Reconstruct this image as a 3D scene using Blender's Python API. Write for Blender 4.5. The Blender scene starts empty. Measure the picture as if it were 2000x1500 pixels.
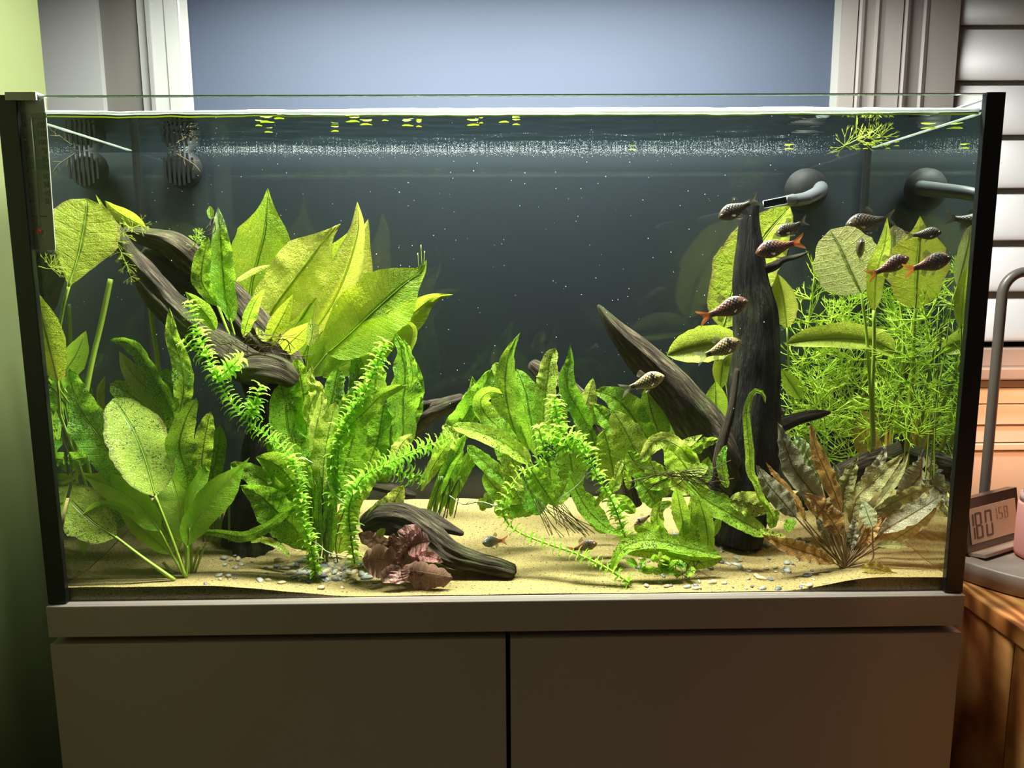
import bpy, bmesh, math, random
from mathutils import Vector, Matrix, noise
from math import sin, cos, pi, radians

random.seed(7)
scene = bpy.context.scene
COL = scene.collection

# ------------------------------------------------------------------ camera
CX, CY, CZ = -0.0076878, -0.8039568, 0.3630773
PITCH, YAW, ROLL, FPX = 0.151585, -0.0149954, 0.0061443, 1496.517


def cam_to_world(a, b, d):
    c, s = cos(ROLL), sin(ROLL)
    x, u = c * a + s * b, -s * a + c * b
    c, s = cos(PITCH), sin(PITCH)
    y, z = c * d + s * u, -s * d + c * u
    c, s = cos(YAW), sin(YAW)
    return Vector((c * x - s * y, s * x + c * y, z))


CAM = Vector((CX, CY, CZ))
right, up, fwd = cam_to_world(1, 0, 0), cam_to_world(0, 1, 0), cam_to_world(0, 0, 1)
cam_data = bpy.data.cameras.new('camera')
cam_data.sensor_fit = 'HORIZONTAL'
cam_data.sensor_width = 36
cam_data.lens = FPX / 2000 * 36
cam_data.clip_start = 0.01
cam = bpy.data.objects.new('camera', cam_data)
COL.objects.link(cam)
m = Matrix((right, up, -fwd)).transposed().to_4x4()
m.translation = CAM
cam.matrix_world = m
scene.camera = cam

# ------------------------------------------------------------------ world, lights, exposure
world = bpy.data.worlds.new('room_ambience')
scene.world = world
world.use_nodes = True
world.node_tree.nodes['Background'].inputs[0].default_value = (1.0, 0.80, 0.70, 1)
world.node_tree.nodes['Background'].inputs[1].default_value = 0.045
scene.view_settings.view_transform = 'Standard'
scene.view_settings.look = 'None'
scene.view_settings.gamma = 1
scene.view_settings.use_curve_mapping = False
scene.view_settings.exposure = 0.28
cy = scene.cycles
cy.max_bounces = 8
cy.diffuse_bounces = 3
cy.glossy_bounces = 4
cy.transparent_max_bounces = 32
cy.use_adaptive_sampling = True
cy.adaptive_threshold = 0.04
cy.caustics_reflective = False
cy.caustics_refractive = False
cy.sample_clamp_indirect = 6
cy.use_denoising = True

TANK_LAMP_W = 33.0
TANK_LAMP_COL = (0.97, 1.0, 0.93)
DESK_LAMP_W = 1.45
DESK_LAMP_COL = (1.0, 0.51, 0.27)

W2, H, D = 0.505, 0.5345, 0.285      # tank half width, height, depth
WATER = 0.5195


# ------------------------------------------------------------------ helpers
def ray(px, py):
    return cam_to_world((px - 1000) / FPX, (750 - py) / FPX, 1)


def at(px, py, Y):
    """point of the place at distance Y behind the front pane, seen at that spot of the photograph"""
    r = ray(px, py)
    return CAM + r * ((Y - CY) / r.y)


def on_z(px, py, Z):
    r = ray(px, py)
    return CAM + r * ((Z - CZ) / r.z)


def mpp(Y):
    return (Y - CY) / FPX


def smooth(a, b, x):
    t = max(0, min(1, (x - a) / (b - a)))
    return t * t * (3 - 2 * t)


def sand_z(x, y):
    n = noise.noise(Vector((x * 9, y * 9, 3.1))) * 0.004 + noise.noise(Vector((x * 30, y * 30, 1))) * 0.0012
    front = max(0, 1 - y / 0.07)
    bank = 0.015 * smooth(-0.16, -0.34, x) + 0.015 * smooth(0.30, 0.42, x)
    return 0.0012 + 0.0275 * (max(y, 0) / 0.28) ** 1.3 + bank * (0.55 + 0.45 * front) + n * (0.3 + 0.7 * min(1, y / 0.06))


def on_sand(px, py):
    z = 0.01
    for _ in range(8):
        p = on_z(px, py, z)
        z = sand_z(p.x, p.y)
    p = on_z(px, py, z)
    p.y = min(max(p.y, 0.012), 0.262)
    return Vector((p.x, p.y, sand_z(p.x, p.y)))


ORG = {}


def tag(o, label=None, cat=None, group=None, kind=None):
    if label: o['label'] = label
    if cat: o['category'] = cat
    if group: o['group'] = group
    if kind: o['kind'] = kind
    return o


def thing(name, loc, label, cat, group=None):
    o = bpy.data.objects.new(name, None)
    o.empty_display_size = 0.02
    COL.objects.link(o)
    o.location = loc
    ORG[o.name] = Vector(loc)
    return tag(o, label, cat, group)


def mk(name, verts, faces, mat, parent=None, uvs=None, smooth_=True, origin=None):
    org = ORG[parent.name] if parent else Vector(origin or (0, 0, 0))
    me = bpy.data.meshes.new(name)
    me.from_pydata([tuple(Vector(v) - org) for v in verts], [], faces)
    if uvs:
        l = me.uv_layers.new(name='UVMap')
        vi = [0] * len(me.loops)
        me.loops.foreach_get('vertex_index', vi)
        flat = []
        for i in vi:
            flat += uvs[i]
        l.data.foreach_set('uv', flat)
    if smooth_:
        me.polygons.foreach_set('use_smooth', [True] * len(me.polygons))
    if mat:
        me.materials.append(mat)
    o = bpy.data.objects.new(name, me)
    COL.objects.link(o)
    if parent:
        o.parent = parent
    else:
        o.location = org
    ORG[o.name] = org
    return o


def box_vf(x0, x1, y0, y1, z0, z1):
    v = [(x, y, z) for z in (z0, z1) for y in (y0, y1) for x in (x0, x1)]
    f = [(0, 2, 3, 1), (4, 5, 7, 6), (0, 1, 5, 4), (2, 6, 7, 3), (0, 4, 6, 2), (1, 3, 7, 5)]
    return v, f


def box(name, x0, x1, y0, y1, z0, z1, mat, parent=None, bevel=0.0, kind=None, origin=None):
    v, f = box_vf(x0, x1, y0, y1, z0, z1)
    if origin is None and parent is None:
        origin = ((x0 + x1) / 2, (y0 + y1) / 2, z0)
    o = mk(name, v, f, mat, parent, smooth_=False, origin=origin)
    if bevel:
        bm = bmesh.new()
        bm.from_mesh(o.data)
        bmesh.ops.bevel(bm, geom=bm.edges[:], offset=bevel, segments=2, affect='EDGES', profile=0.6)
        bm.to_mesh(o.data)
        bm.free()
    if kind:
        o['kind'] = kind
    return o


def crom(pts, n):
    """Catmull-Rom through pts (any dimension tuples), n+1 samples, roughly even in length"""
    P = [Vector(p) for p in pts]
    if len(P) == 2:
        return [P[0].lerp(P[1], i / n) for i in range(n + 1)]
    Q = [P[0] * 2 - P[1]] + P + [P[-1] * 2 - P[-2]]
    dense = []
    for i in range(1, len(Q) - 2):
        a, b, c, d = Q[i - 1], Q[i], Q[i + 1], Q[i + 2]
        for k in range(16):
            t = k / 16
            dense.append(0.5 * ((2 * b) + (c - a) * t + (2 * a - 5 * b + 4 * c - d) * t * t + (3 * b - a - 3 * c + d) * t ** 3))
    dense.append(P[-1])
    L = [0]
    for i in range(1, len(dense)):
        L.append(L[-1] + (dense[i] - dense[i - 1]).length)
    out, j = [], 0
    for i in range(n + 1):
        s = L[-1] * i / n
        while j < len(L) - 2 and L[j + 1] < s:
            j += 1
        seg = max(L[j + 1] - L[j], 1e-9)
        out.append(dense[j].lerp(dense[j + 1], min(1, max(0, (s - L[j]) / seg))))
    return out


def frames(C):
    """tangent, side, normal for each point of a curve; side lies across the line of sight"""
    out = []
    n = len(C)
    for i, p in enumerate(C):
        T = (C[min(i + 1, n - 1)] - C[max(i - 1, 0)])
        T = T.normalized() if T.length > 1e-9 else Vector((0, 0, 1))
        V = (CAM - p).normalized()
        S = T.cross(V)
        if S.length < 0.15:
            S = T.cross(Vector((0.3, -0.2, 1)))
        S.normalize()
        if out and S.dot(out[-1][1]) < 0:
            S = -S
        N = S.cross(T).normalized()
        out.append((T, S, N))
    return out


def tube_vf(C, R, n=6, base=0, cap=True):
    v, f = [], []
    prev = None
    for i, p in enumerate(C):
        T = (C[min(i + 1, len(C) - 1)] - C[max(i - 1, 0)]).normalized()
        if prev is None:
            A = T.orthogonal().normalized()
        else:
            A = (prev - T * prev.dot(T)).normalized()
        prev = A
        B = T.cross(A)
        r = R[i] if isinstance(R, (list, tuple)) else R
        for k in range(n):
            a = 2 * pi * k / n
            v.append(p + (A * cos(a) + B * sin(a)) * r)
    for i in range(len(C) - 1):
        for k in range(n):
            a, b = base + i * n + k, base + i * n + (k + 1) % n
            f.append((a, b, b + n, a + n))
    if cap:
        f.append(tuple(base + k for k in range(n))[::-1])
        f.append(tuple(base + (len(C) - 1) * n + k for k in range(n)))
    return v, f


def tube(name, C, R, mat, parent=None, n=6, origin=None, uv=False):
    v, f = tube_vf(C, R, n)
    uvs = None
    if uv:
        uvs = [(k / n, i / max(1, len(C) - 1)) for i in range(len(C)) for k in range(n)]
    return mk(name, v, f, mat, parent, uvs=uvs, origin=origin)


def lathe(name, prof, mat, parent=None, n=32, center=(0, 0), axis_z=True, origin=None):
    v, f = [], []
    for r, z in prof:
        for k in range(n):
            a = 2 * pi * k / n
            v.append((center[0] + r * cos(a), center[1] + r * sin(a), z))
    for i in range(len(prof) - 1):
        for k in range(n):
            a, b = i * n + k, i * n + (k + 1) % n
            f.append((a, b, b + n, a + n))
    f.append(tuple(range(n))[::-1])
    f.append(tuple((len(prof) - 1) * n + k for k in range(n)))
    return mk(name, v, f, mat, parent, origin=origin)


# ------------------------------------------------------------------ materials
class NT:
    def __init__(self, name):
        self.m = bpy.data.materials.new(name)
        self.m.use_nodes = True
        self.t = self.m.node_tree
        self.t.nodes.clear()
        self.out = self.t.nodes.new('ShaderNodeOutputMaterial')

    def n(self, typ, ins=None, **props):
        nd = self.t.nodes.new('ShaderNode' + typ)
        for k, v in props.items():
            setattr(nd, k, v)
        for k, v in (ins or {}).items():
            self.set(nd.inputs[k], v)
        return nd

    def set(self, sock, v):
        if isinstance(v, bpy.types.NodeSocket):
            self.t.links.new(v, sock)
        else:
            if isinstance(v, tuple) and len(v) == 3 and sock.type == 'RGBA':
                v = (*v, 1)
            sock.default_value = v

    def math(self, op, a, b=None, c=None, clamp=False):
        nd = self.n('Math', operation=op, use_clamp=clamp)
        self.set(nd.inputs[0], a)
        if b is not None: self.set(nd.inputs[1], b)
        if c is not None: self.set(nd.inputs[2], c)
        return nd.outputs[0]

    def mix(self, fac, a, b, mode='MIX'):
        nd = self.n('Mix', data_type='RGBA', blend_type=mode)
        self.set(nd.inputs['Factor'], fac)
        self.set(nd.inputs[6], a)
        self.set(nd.inputs[7], b)
        return nd.outputs[2]

    def ramp(self, fac, stops):
        nd = self.n('ValToRGB')
        e = nd.color_ramp.elements
        while len(e) < len(stops):
            e.new(0.5)
        for el, (p, c) in zip(e, stops):
            el.position = p
            el.color = (*c, 1) if len(c) == 3 else c
        self.set(nd.inputs[0], fac)
        return nd.outputs[0]

    def remap(self, x, a, b, c=0.0, d=1.0):
        nd = self.n('MapRange', {'Value': x, 'From Min': a, 'From Max': b, 'To Min': c, 'To Max': d})
        return nd.outputs[0]

    def noise(self, vec=None, scale=5, detail=3, rough=0.5, out='Fac'):
        nd = self.n('TexNoise', {'Scale': scale, 'Detail': detail, 'Roughness': rough})
        if vec is not None: self.set(nd.inputs['Vector'], vec)
        return nd.outputs[0 if out == 'Fac' else 1]

    def bump(self, h, strength=0.3, dist=0.001):
        return self.n('Bump', {'Height': h, 'Strength': strength, 'Distance': dist}).outputs[0]

    def end(self, sh):
        self.t.links.new(sh, self.out.inputs[0])
        return self.m


def plain(name, col, rough=0.5, metal=0.0, spec=0.5, var=0.06, scale=12, coat=0.0, bump=0.0, bscale=200):
    g = NT(name)
    tc = g.n('TexCoord').outputs['Object']
    f = g.noise(tc, scale, 4)
    c2 = tuple(min(1, c * (1 + var * 2)) for c in col)
    c1 = tuple(c * (1 - var * 2) for c in col)
    c = g.mix(f, c1, c2)
    p = g.n('BsdfPrincipled', {'Base Color': c, 'Roughness': rough, 'Metallic': metal, 'Specular IOR Level': spec, 'Coat Weight': coat})
    if bump:
        g.set(p.inputs['Normal'], g.bump(g.noise(tc, bscale, 3), bump, 0.0008))
    return g.end(p.outputs[0])


def leaf_mat(name, a, b, dark, trans=0.45, veins=0.5, vfreq=30, spots=0.0, net=0.35, edge=None, tip=None, rough=0.42, vein_light=False):
    """a/b: two tones, dark: vein tone; spots: amount of black specks; edge / tip: a tone on rim / tip"""
    g = NT(name)
    uv = g.n('UVMap').outputs[0]
    sp = g.n('SeparateXYZ', {0: uv})
    u, v = sp.outputs[0], sp.outputs[1]
    au = g.math('ABSOLUTE', g.math('MULTIPLY_ADD', u, 2.0, -1.0))
    oi = g.n('ObjectInfo').outputs['Random']
    ob = g.n('TexCoord').outputs['Object']
    f = g.remap(g.noise(ob, 60, 5, 0.65), 0.3, 0.7)
    f2 = g.math('ADD', g.math('MULTIPLY', f, 0.9), g.math('MULTIPLY_ADD', oi, 0.7, -0.3), clamp=True)
    col = g.mix(f2, a, b)
    # side veins run up and outwards from the midrib
    ph = g.math('MULTIPLY', g.math('SUBTRACT', v, g.math('MULTIPLY', au, 0.10)), vfreq)
    w = g.math('ABSOLUTE', g.math('SUBTRACT', g.math('FRACT', ph), 0.5))
    line = g.remap(w, 0.10, 0.0)
    mid = g.remap(au, 0.09, 0.03)
    vor = g.n('TexVoronoi', {'Vector': ob, 'Scale': 430.0}, feature='DISTANCE_TO_EDGE').outputs[0]
    nt = g.remap(vor, 0.14, 0.0)
    vm = g.math('MAXIMUM', g.math('MULTIPLY', line, veins), g.math('MAXIMUM', mid, g.math('MULTIPLY', nt, net)), clamp=True)
    col = g.mix(g.math('MULTIPLY', vm, 0.85), col, dark)
    if edge:
        e = g.remap(g.math('ADD', au, g.math('MULTIPLY', g.noise(ob, 120, 3), 0.35)), 0.98, 1.22)
        col = g.mix(e, col, edge)
    if tip:
        e = g.remap(g.math('ADD', v, g.math('MULTIPLY_ADD', g.noise(ob, 60, 3), 0.4, -0.2)), 0.70, 0.88)
        col = g.mix(e, col, tip)
    if spots:
        s1 = g.noise(ob, 520, 2, 0.6)
        s2 = g.noise(ob, 45, 2)
        s = g.remap(g.math('ADD', s1, g.math('MULTIPLY', s2, 0.35)), 0.90 - 0.08 * spots, 0.93 - 0.08 * spots)
        col = g.mix(s, col, (0.02, 0.03, 0.008))
    hgt = g.math('ADD', g.math('MULTIPLY', vm, -0.6), g.noise(ob, 160, 3))
    bp = g.bump(hgt, 0.8, 0.0016)
    p = g.n('BsdfPrincipled', {'Base Color': col, 'Roughness': rough, 'Specular IOR Level': 0.45, 'Normal': bp})
    tcol = g.mix(0.55, col, tuple(min(1, c * 1.7) for c in b))
    tcol = g.mix(g.math('MULTIPLY', vm, 0.55), tcol, dark)
    t = g.n('BsdfTranslucent', {'Color': tcol, 'Normal': bp})
    mx = g.n('MixShader', {0: trans, 1: p.outputs[0], 2: t.outputs[0]})
    return g.end(mx.outputs[0])


M = {}
M['fern'] = leaf_mat('fern_leaf', (0.20, 0.56, 0.02), (0.46, 0.76, 0.05), (0.05, 0.20, 0.01), spots=1.7, vfreq=16, veins=0.35, trans=0.5)
M['fern_dark'] = leaf_mat('fern_leaf_deep', (0.15, 0.45, 0.018), (0.34, 0.63, 0.035), (0.04, 0.15, 0.008), spots=2.1, vfreq=16, veins=0.45, trans=0.5)
M['fern_pale'] = leaf_mat('fern_leaf_pale', (0.48, 0.74, 0.05), (0.72, 0.86, 0.13), (0.16, 0.36, 0.02), spots=1.9, vfreq=16, veins=0.4, trans=0.5)
M['fern_white'] = leaf_mat('fern_leaf_chalky_tip', (0.20, 0.56, 0.02), (0.38, 0.68, 0.04), (0.06, 0.22, 0.01), spots=0.6, vfreq=14, veins=0.45, tip=(0.66, 0.84, 0.50), trans=0.5)
M['sword'] = leaf_mat('sword_leaf', (0.36, 0.68, 0.02), (0.62, 0.82, 0.05), (0.16, 0.36, 0.015), vfreq=26, veins=0.45, trans=0.55)
M['sword_yellow'] = leaf_mat('sword_leaf_yellowing', (0.64, 0.78, 0.05), (0.88, 0.88, 0.12), (0.34, 0.44, 0.03), vfreq=26, veins=0.4, trans=0.6, edge=(0.50, 0.46, 0.08), spots=0.3)
M['sword_green'] = leaf_mat('sword_leaf_green', (0.26, 0.60, 0.02), (0.48, 0.74, 0.05), (0.48, 0.74, 0.09), vfreq=18, veins=0.25, net=0.2, trans=0.58)
M['sword_spot'] = leaf_mat('sword_leaf_speckled', (0.36, 0.58, 0.04), (0.56, 0.72, 0.08), (0.18, 0.33, 0.03), vfreq=28, veins=0.35, spots=1.6, edge=(0.16, 0.13, 0.03), trans=0.52)
M['broad'] = leaf_mat('broad_leaf', (0.48, 0.68, 0.03), (0.72, 0.82, 0.08), (0.20, 0.32, 0.02), vfreq=9, veins=0.3, net=0.22, trans=0.58, edge=(0.46, 0.40, 0.08))
M['broad_grey'] = leaf_mat('broad_leaf_brown_tip', (0.46, 0.56, 0.14), (0.62, 0.68, 0.22), (0.18, 0.26, 0.04), vfreq=10, veins=0.45, net=0.4, trans=0.5, tip=(0.22, 0.17, 0.08))
M['old'] = leaf_mat('old_leaf', (0.30, 0.22, 0.03), (0.46, 0.36, 0.05), (0.12, 0.09, 0.02), vfreq=12, veins=0.3, spots=0.8, trans=0.4)
M['olive'] = leaf_mat('olive_leaf', (0.20, 0.30, 0.025), (0.40, 0.46, 0.05), (0.10, 0.13, 0.012), vfreq=14, veins=0.4, spots=0.7, trans=0.45)
M['crypt_grey'] = leaf_mat('cryptocoryne_leaf_grey', (0.30, 0.29, 0.16), (0.47, 0.46, 0.29), (0.14, 0.11, 0.05), vfreq=14, veins=0.4, trans=0.3, edge=(0.44, 0.45, 0.28), rough=0.32)
M['crypt_brown'] = leaf_mat('cryptocoryne_leaf_brown', (0.38, 0.18, 0.04), (0.54, 0.31, 0.085), (0.26, 0.13, 0.035), vfreq=14, veins=0.4, trans=0.42, edge=(0.48, 0.44, 0.20), spots=0.4)
M['crypt_olive'] = leaf_mat('cryptocoryne_leaf_olive', (0.36, 0.35, 0.11), (0.54, 0.52, 0.20), (0.24, 0.20, 0.06), vfreq=14, veins=0.4, trans=0.42, spots=0.3)
M['crypt_green'] = leaf_mat('cryptocoryne_leaf_green', (0.44, 0.64, 0.22), (0.64, 0.82, 0.40), (0.24, 0.42, 0.10), vfreq=14, veins=0.3, trans=0.45)
M['lotus'] = leaf_mat('lotus_leaf', (0.20, 0.07, 0.04), (0.52, 0.29, 0.21), (0.62, 0.46, 0.34), vfreq=7, veins=0.6, spots=1.0, trans=0.25, net=0.3)
M['lotus_pink'] = leaf_mat('lotus_leaf_pink', (0.60, 0.19, 0.17), (0.80, 0.50, 0.45), (0.40, 0.10, 0.09), vfreq=8, veins=0.5, spots=0.8, trans=0.3, net=0.3)
M['stalk'] = plain('green_stalk', (0.30, 0.44, 0.04), 0.45, var=0.15, scale=40)
M['stalk_dark'] = plain('dark_green_stalk', (0.10, 0.17, 0.02), 0.5, var=0.2, scale=40)
M['stalk_brown'] = plain('brown_stalk', (0.20, 0.12, 0.045), 0.5, var=0.2, scale=40)
M['midrib'] = plain('midrib', (0.28, 0.46, 0.04), 0.45, var=0.1)
M['root'] = plain('root', (0.11, 0.075, 0.03), 0.8, var=0.25, scale=60)
M['thread'] = plain('pale_thread', (0.75, 0.74, 0.62), 0.6)


def small_leaf(name, a, b, trans):
    g = NT(name)
    oi = g.n('ObjectInfo').outputs['Random']
    ob = g.n('TexCoord').outputs['Object']
    c = g.mix(g.math('ADD', g.math('MULTIPLY', oi, 0.6), g.math('MULTIPLY', g.noise(ob, 1.7, 2), 0.4), clamp=True), a, b)
    p = g.n('BsdfPrincipled', {'Base Color': c, 'Roughness': 0.45, 'Specular IOR Level': 0.3})
    t = g.n('BsdfTranslucent', {'Color': g.mix(0.5, c, tuple(min(1, x * 1.5) for x in b))})
    return g.end(g.n('MixShader', {0: trans, 1: p.outputs[0], 2: t.outputs[0]}).outputs[0])


M['densa'] = small_leaf('waterweed_leaf', (0.26, 0.62, 0.04), (0.52, 0.80, 0.11), 0.5)
M['needle'] = small_leaf('needle_leaf', (0.30, 0.58, 0.03), (0.62, 0.80, 0.08), 0.42)
M['needle_yellow'] = small_leaf('floating_needle_leaf', (0.40, 0.52, 0.05), (0.55, 0.62, 0.10), 0.4)


def wood_mat(name, a, b, c, moss=0.0, scale=1.0):
    g = NT(name)
    uv = g.n('UVMap').outputs[0]
    mp = g.n('Mapping', {'Vector': uv, 'Scale': (34.0 * scale, 5.0, 1.0)}).outputs[0]
    f = g.noise(mp, 1.0, 6, 0.65)
    mp2 = g.n('Mapping', {'Vector': uv, 'Scale': (90.0 * scale, 9.0, 1.0)}).outputs[0]
    f2 = g.noise(mp2, 1.0, 4, 0.6)
    ob = g.n('TexCoord').outputs['Object']
    col = g.ramp(f, [(0.30, a), (0.52, b), (0.72, c)])
    col = g.mix(g.math('MULTIPLY', f2, 0.6), col, g.mix(0.6, col, a))
    if moss:
        col = g.mix(g.math('MULTIPLY', g.remap(g.noise(ob, 22, 4), 0.5, 0.66), moss), col, (0.13, 0.17, 0.04))
    h = g.math('ADD', f, g.math('MULTIPLY', f2, 0.6))
    p = g.n('BsdfPrincipled', {'Base Color': col, 'Roughness': 0.8, 'Specular IOR Level': 0.2, 'Normal': g.bump(h, 1.0, 0.008)})
    return g.end(p.outputs[0])


M['wood'] = wood_mat('driftwood', (0.012, 0.009, 0.007), (0.075, 0.055, 0.036), (0.30, 0.24, 0.17), moss=0.35)
M['wood_grey'] = wood_mat('driftwood_weathered', (0.012, 0.009, 0.006), (0.085, 0.063, 0.037), (0.36, 0.29, 0.19), moss=0.35)
M['wood_black'] = wood_mat('driftwood_dark', (0.003, 0.0026, 0.0022), (0.008, 0.0065, 0.005), (0.038, 0.030, 0.021), moss=0.2)

# ------------------------------------------------------------------ setting materials
def sand_mat():
    g = NT('sand')
    ob = g.n('TexCoord').outputs['Object']
    f = g.remap(g.noise(ob, 850, 3, 0.75), 0.3, 0.7)
    f2 = g.noise(ob, 14, 4)
    f3 = g.noise(ob, 420, 2, 0.5)
    col = g.ramp(f, [(0.25, (0.42, 0.29, 0.10)), (0.5, (0.72, 0.55, 0.21)), (0.78, (0.88, 0.75, 0.36))])
    col = g.mix(g.math('MULTIPLY', f2, 0.5), col, (0.70, 0.52, 0.18))
    col = g.mix(g.remap(f3, 0.63, 0.68), col, (0.12, 0.08, 0.04))
    p = g.n('BsdfPrincipled', {'Base Color': col, 'Roughness': 0.9, 'Specular IOR Level': 0.15, 'Normal': g.bump(f, 1.0, 0.002)})
    return g.end(p.outputs[0])


def glass_mat(name, tint, r0=0.03):
    g = NT(name)
    fc = g.n('LayerWeight', {'Blend': 0.5}).outputs['Facing']
    fac = g.math('MULTIPLY_ADD', g.math('POWER', fc, 5.0), 0.6, r0)
    t = g.n('BsdfTransparent', {'Color': tint})
    s = g.n('BsdfGlossy', {'Color': (1, 1, 1), 'Roughness': 0.02})
    return g.end(g.n('MixShader', {0: fac, 1: t.outputs[0], 2: s.outputs[0]}).outputs[0])


def water_mat():
    g = NT('water')
    fr = g.n('Fresnel', {'IOR': 1.333}).outputs[0]
    t = g.n('BsdfTransparent', {'Color': (0.985, 0.995, 0.98)})
    s = g.n('BsdfGlossy', {'Color': (0.72, 0.78, 0.74), 'Roughness': 0.015})
    return g.end(g.n('MixShader', {0: fr, 1: t.outputs[0], 2: s.outputs[0]}).outputs[0])


def board_mat(name, a, b, c, axis=(1, 1, 1), rough=0.4):
    g = NT(name)
    ob = g.n('TexCoord').outputs['Object']
    oi = g.n('ObjectInfo').outputs['Random']
    off = g.n('CombineXYZ', {0: g.math('MULTIPLY', oi, 7.0), 1: g.math('MULTIPLY', oi, 3.0), 2: 0.0}).outputs[0]
    mp = g.n('Mapping', {'Vector': ob, 'Location': off, 'Scale': axis}).outputs[0]
    wv = g.n('TexWave', {'Vector': mp, 'Scale': 6.0, 'Distortion': 9.0, 'Detail': 3.0, 'Detail Scale': 1.2}).outputs[1]
    f = g.noise(mp, 9, 5, 0.65)
    col = g.ramp(g.math('ADD', g.math('MULTIPLY', wv, 0.55), g.math('MULTIPLY', f, 0.45)), [(0.2, a), (0.5, b), (0.8, c)])
    p = g.n('BsdfPrincipled', {'Base Color': col, 'Roughness': rough, 'Normal': g.bump(f, 0.2, 0.001)})
    return g.end(p.outputs[0])


M['sand'] = sand_mat()
M['glass'] = glass_mat('clear_glass', (0.985, 0.995, 0.985))
M['glass_back'] = glass_mat('back_glass', (0.985, 0.995, 0.985), 0.008)
M['water'] = water_mat()
M['glass_edge'] = plain('green_glass_edge', (0.55, 0.80, 0.62), 0.2, spec=0.8)
M['meniscus'] = small_leaf('meniscus_glint', (0.80, 0.86, 0.78), (0.92, 0.96, 0.92), 0.5)  # lamp glint on the meniscus put into a near-white colour
M['seal'] = plain('black_silicone', (0.008, 0.009, 0.010), 0.35, var=0.1)
M['film'] = plain('dark_backing_film', (0.0105, 0.0165, 0.0255), 0.5, var=0.10, scale=5)
M['wall_blue'] = plain('slate_blue_paint', (0.040, 0.053, 0.085), 0.75, var=0.03, scale=6, bump=0.06, bscale=160)
M['white'] = plain('white_gloss_paint', (0.30, 0.30, 0.288), 0.45, var=0.03, bump=0.03, bscale=60)
M['wall_left'] = plain('paint_with_green_glow', (0.12, 0.142, 0.05), 0.6, var=0.03, bump=0.04, bscale=60)  # even wall colour tinted with the green glow leaving the tank
M['taupe'] = plain('taupe_shade_and_seam', (0.12, 0.112, 0.098), 0.7, var=0.05)  # shade of the return face put into this tone; also colours real seams
M['casing'] = plain('off_white_casing', (0.25, 0.222, 0.21), 0.5, var=0.03)
M['cabinet'] = plain('cabinet_white_lacquer', (0.50, 0.415, 0.365), 0.28, var=0.02, coat=0.3)
M['gap'] = plain('shadow_gap_black', (0.006, 0.006, 0.005), 0.7)
M['shutter'] = plain('white_shutter', (0.50, 0.475, 0.48), 0.4, var=0.02)
M['siding'] = plain('pale_siding', (0.70, 0.62, 0.52), 0.6, var=0.04)
M['table'] = board_mat('orange_pine', (0.26, 0.075, 0.024), (0.50, 0.18, 0.055), (0.64, 0.30, 0.10), axis=(5, 1.2, 0.8), rough=0.35)
M['table_top'] = board_mat('orange_pine_top', (0.20, 0.06, 0.015), (0.46, 0.17, 0.045), (0.66, 0.32, 0.10), axis=(3, 1.0, 1), rough=0.3)
M['floor'] = board_mat('floor_wood', (0.06, 0.04, 0.025), (0.10, 0.07, 0.045), (0.14, 0.10, 0.07), axis=(0.6, 4, 1), rough=0.5)
M['lampgrey'] = plain('lamp_grey_metal', (0.25, 0.185, 0.155), 0.42, metal=0.0, var=0.03)
M['nightglass'] = plain('night_window_glass', (0.012, 0.014, 0.018), 0.08, spec=0.6)

# ------------------------------------------------------------------ room
FZ = -0.74
box('floor', -1.6, 2.0, -2.2, 0.6, FZ - 0.05, FZ, M['floor'], kind='structure')
box('wall_back', -0.482, 0.516, 0.45, 0.55, FZ, 1.9, M['wall_blue'], kind='structure')
wl = box('wall_left', -0.75, -0.607, -1.6, 0.268, FZ, 1.9, M['wall_left'], kind='structure')
# seams of the panelling on the left wall
for yy in (-0.02, -0.085):
    box('panel_seam', -0.6072, -0.6062, yy, yy + 0.0016, FZ, 1.9, M['taupe'], parent=wl)


def extrude_profile(name, prof, z0, z1, mat, kind='structure'):
    """prof: (x, y) front outline left to right; closed at the back"""
    yb = 0.56
    pts = [(prof[0][0], yb)] + prof + [(prof[-1][0], yb)]
    n = len(pts)
    v = [(x, y, z0) for x, y in pts] + [(x, y, z1) for x, y in pts]
    f = [(i, i + 1, i + 1 + n, i + n) for i in range(n - 1)]
    f.append(tuple(range(n))[::-1])
    f.append(tuple(range(n, 2 * n)))
    o = mk(name, v, f, mat, smooth_=False, origin=(prof[0][0], 0.45, z0))
    o['kind'] = kind
    return o


def px_prof(items, ref_y=90):
    return [(at(px, ref_y, Y).x, Y) for px, Y in items]


extrude_profile('trim_1', [(-0.76, 0.42), (-0.607, 0.42)], FZ, 1.9, M['white'])
extrude_profile('trim_2', [(-0.607, 0.432), (-0.552, 0.432)], FZ, 1.9, M['taupe'])  # return face, its shadow painted in as taupe
extrude_profile('trim_3', px_prof([(272, 0.425), (287, 0.425), (288, 0.414), (296, 0.412), (298, 0.418), (323, 0.419), (325, 0.4165), (350, 0.4165), (352, 0.421), (356, 0.422), (371, 0.424), (372, 0.45)]), FZ, 1.9, M['white'])
extrude_profile('trim_4', px_prof([(1625, 0.452), (1626, 0.438), (1643, 0.438)]), FZ, 1.9, M['white'])
extrude_profile('trim_5', px_prof([(1643, 0.432), (1672, 0.432), (1673, 0.440), (1675, 0.428), (1680, 0.424), (1685, 0.426), (1690, 0.437), (1700, 0.438), (1706, 0.428), (1713, 0.427), (1718, 0.436), (1726, 0.437),
                                   (1760, 0.434), (1761, 0.442), (1764, 0.424), (1769, 0.420), (1774, 0.424), (1779, 0.438), (1796, 0.440), (1799, 0.428), (1805, 0.424), (1811, 0.428)]), FZ, 1.9, M['casing'])
SX0 = at(1878, 90, 0.43).x
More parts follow.
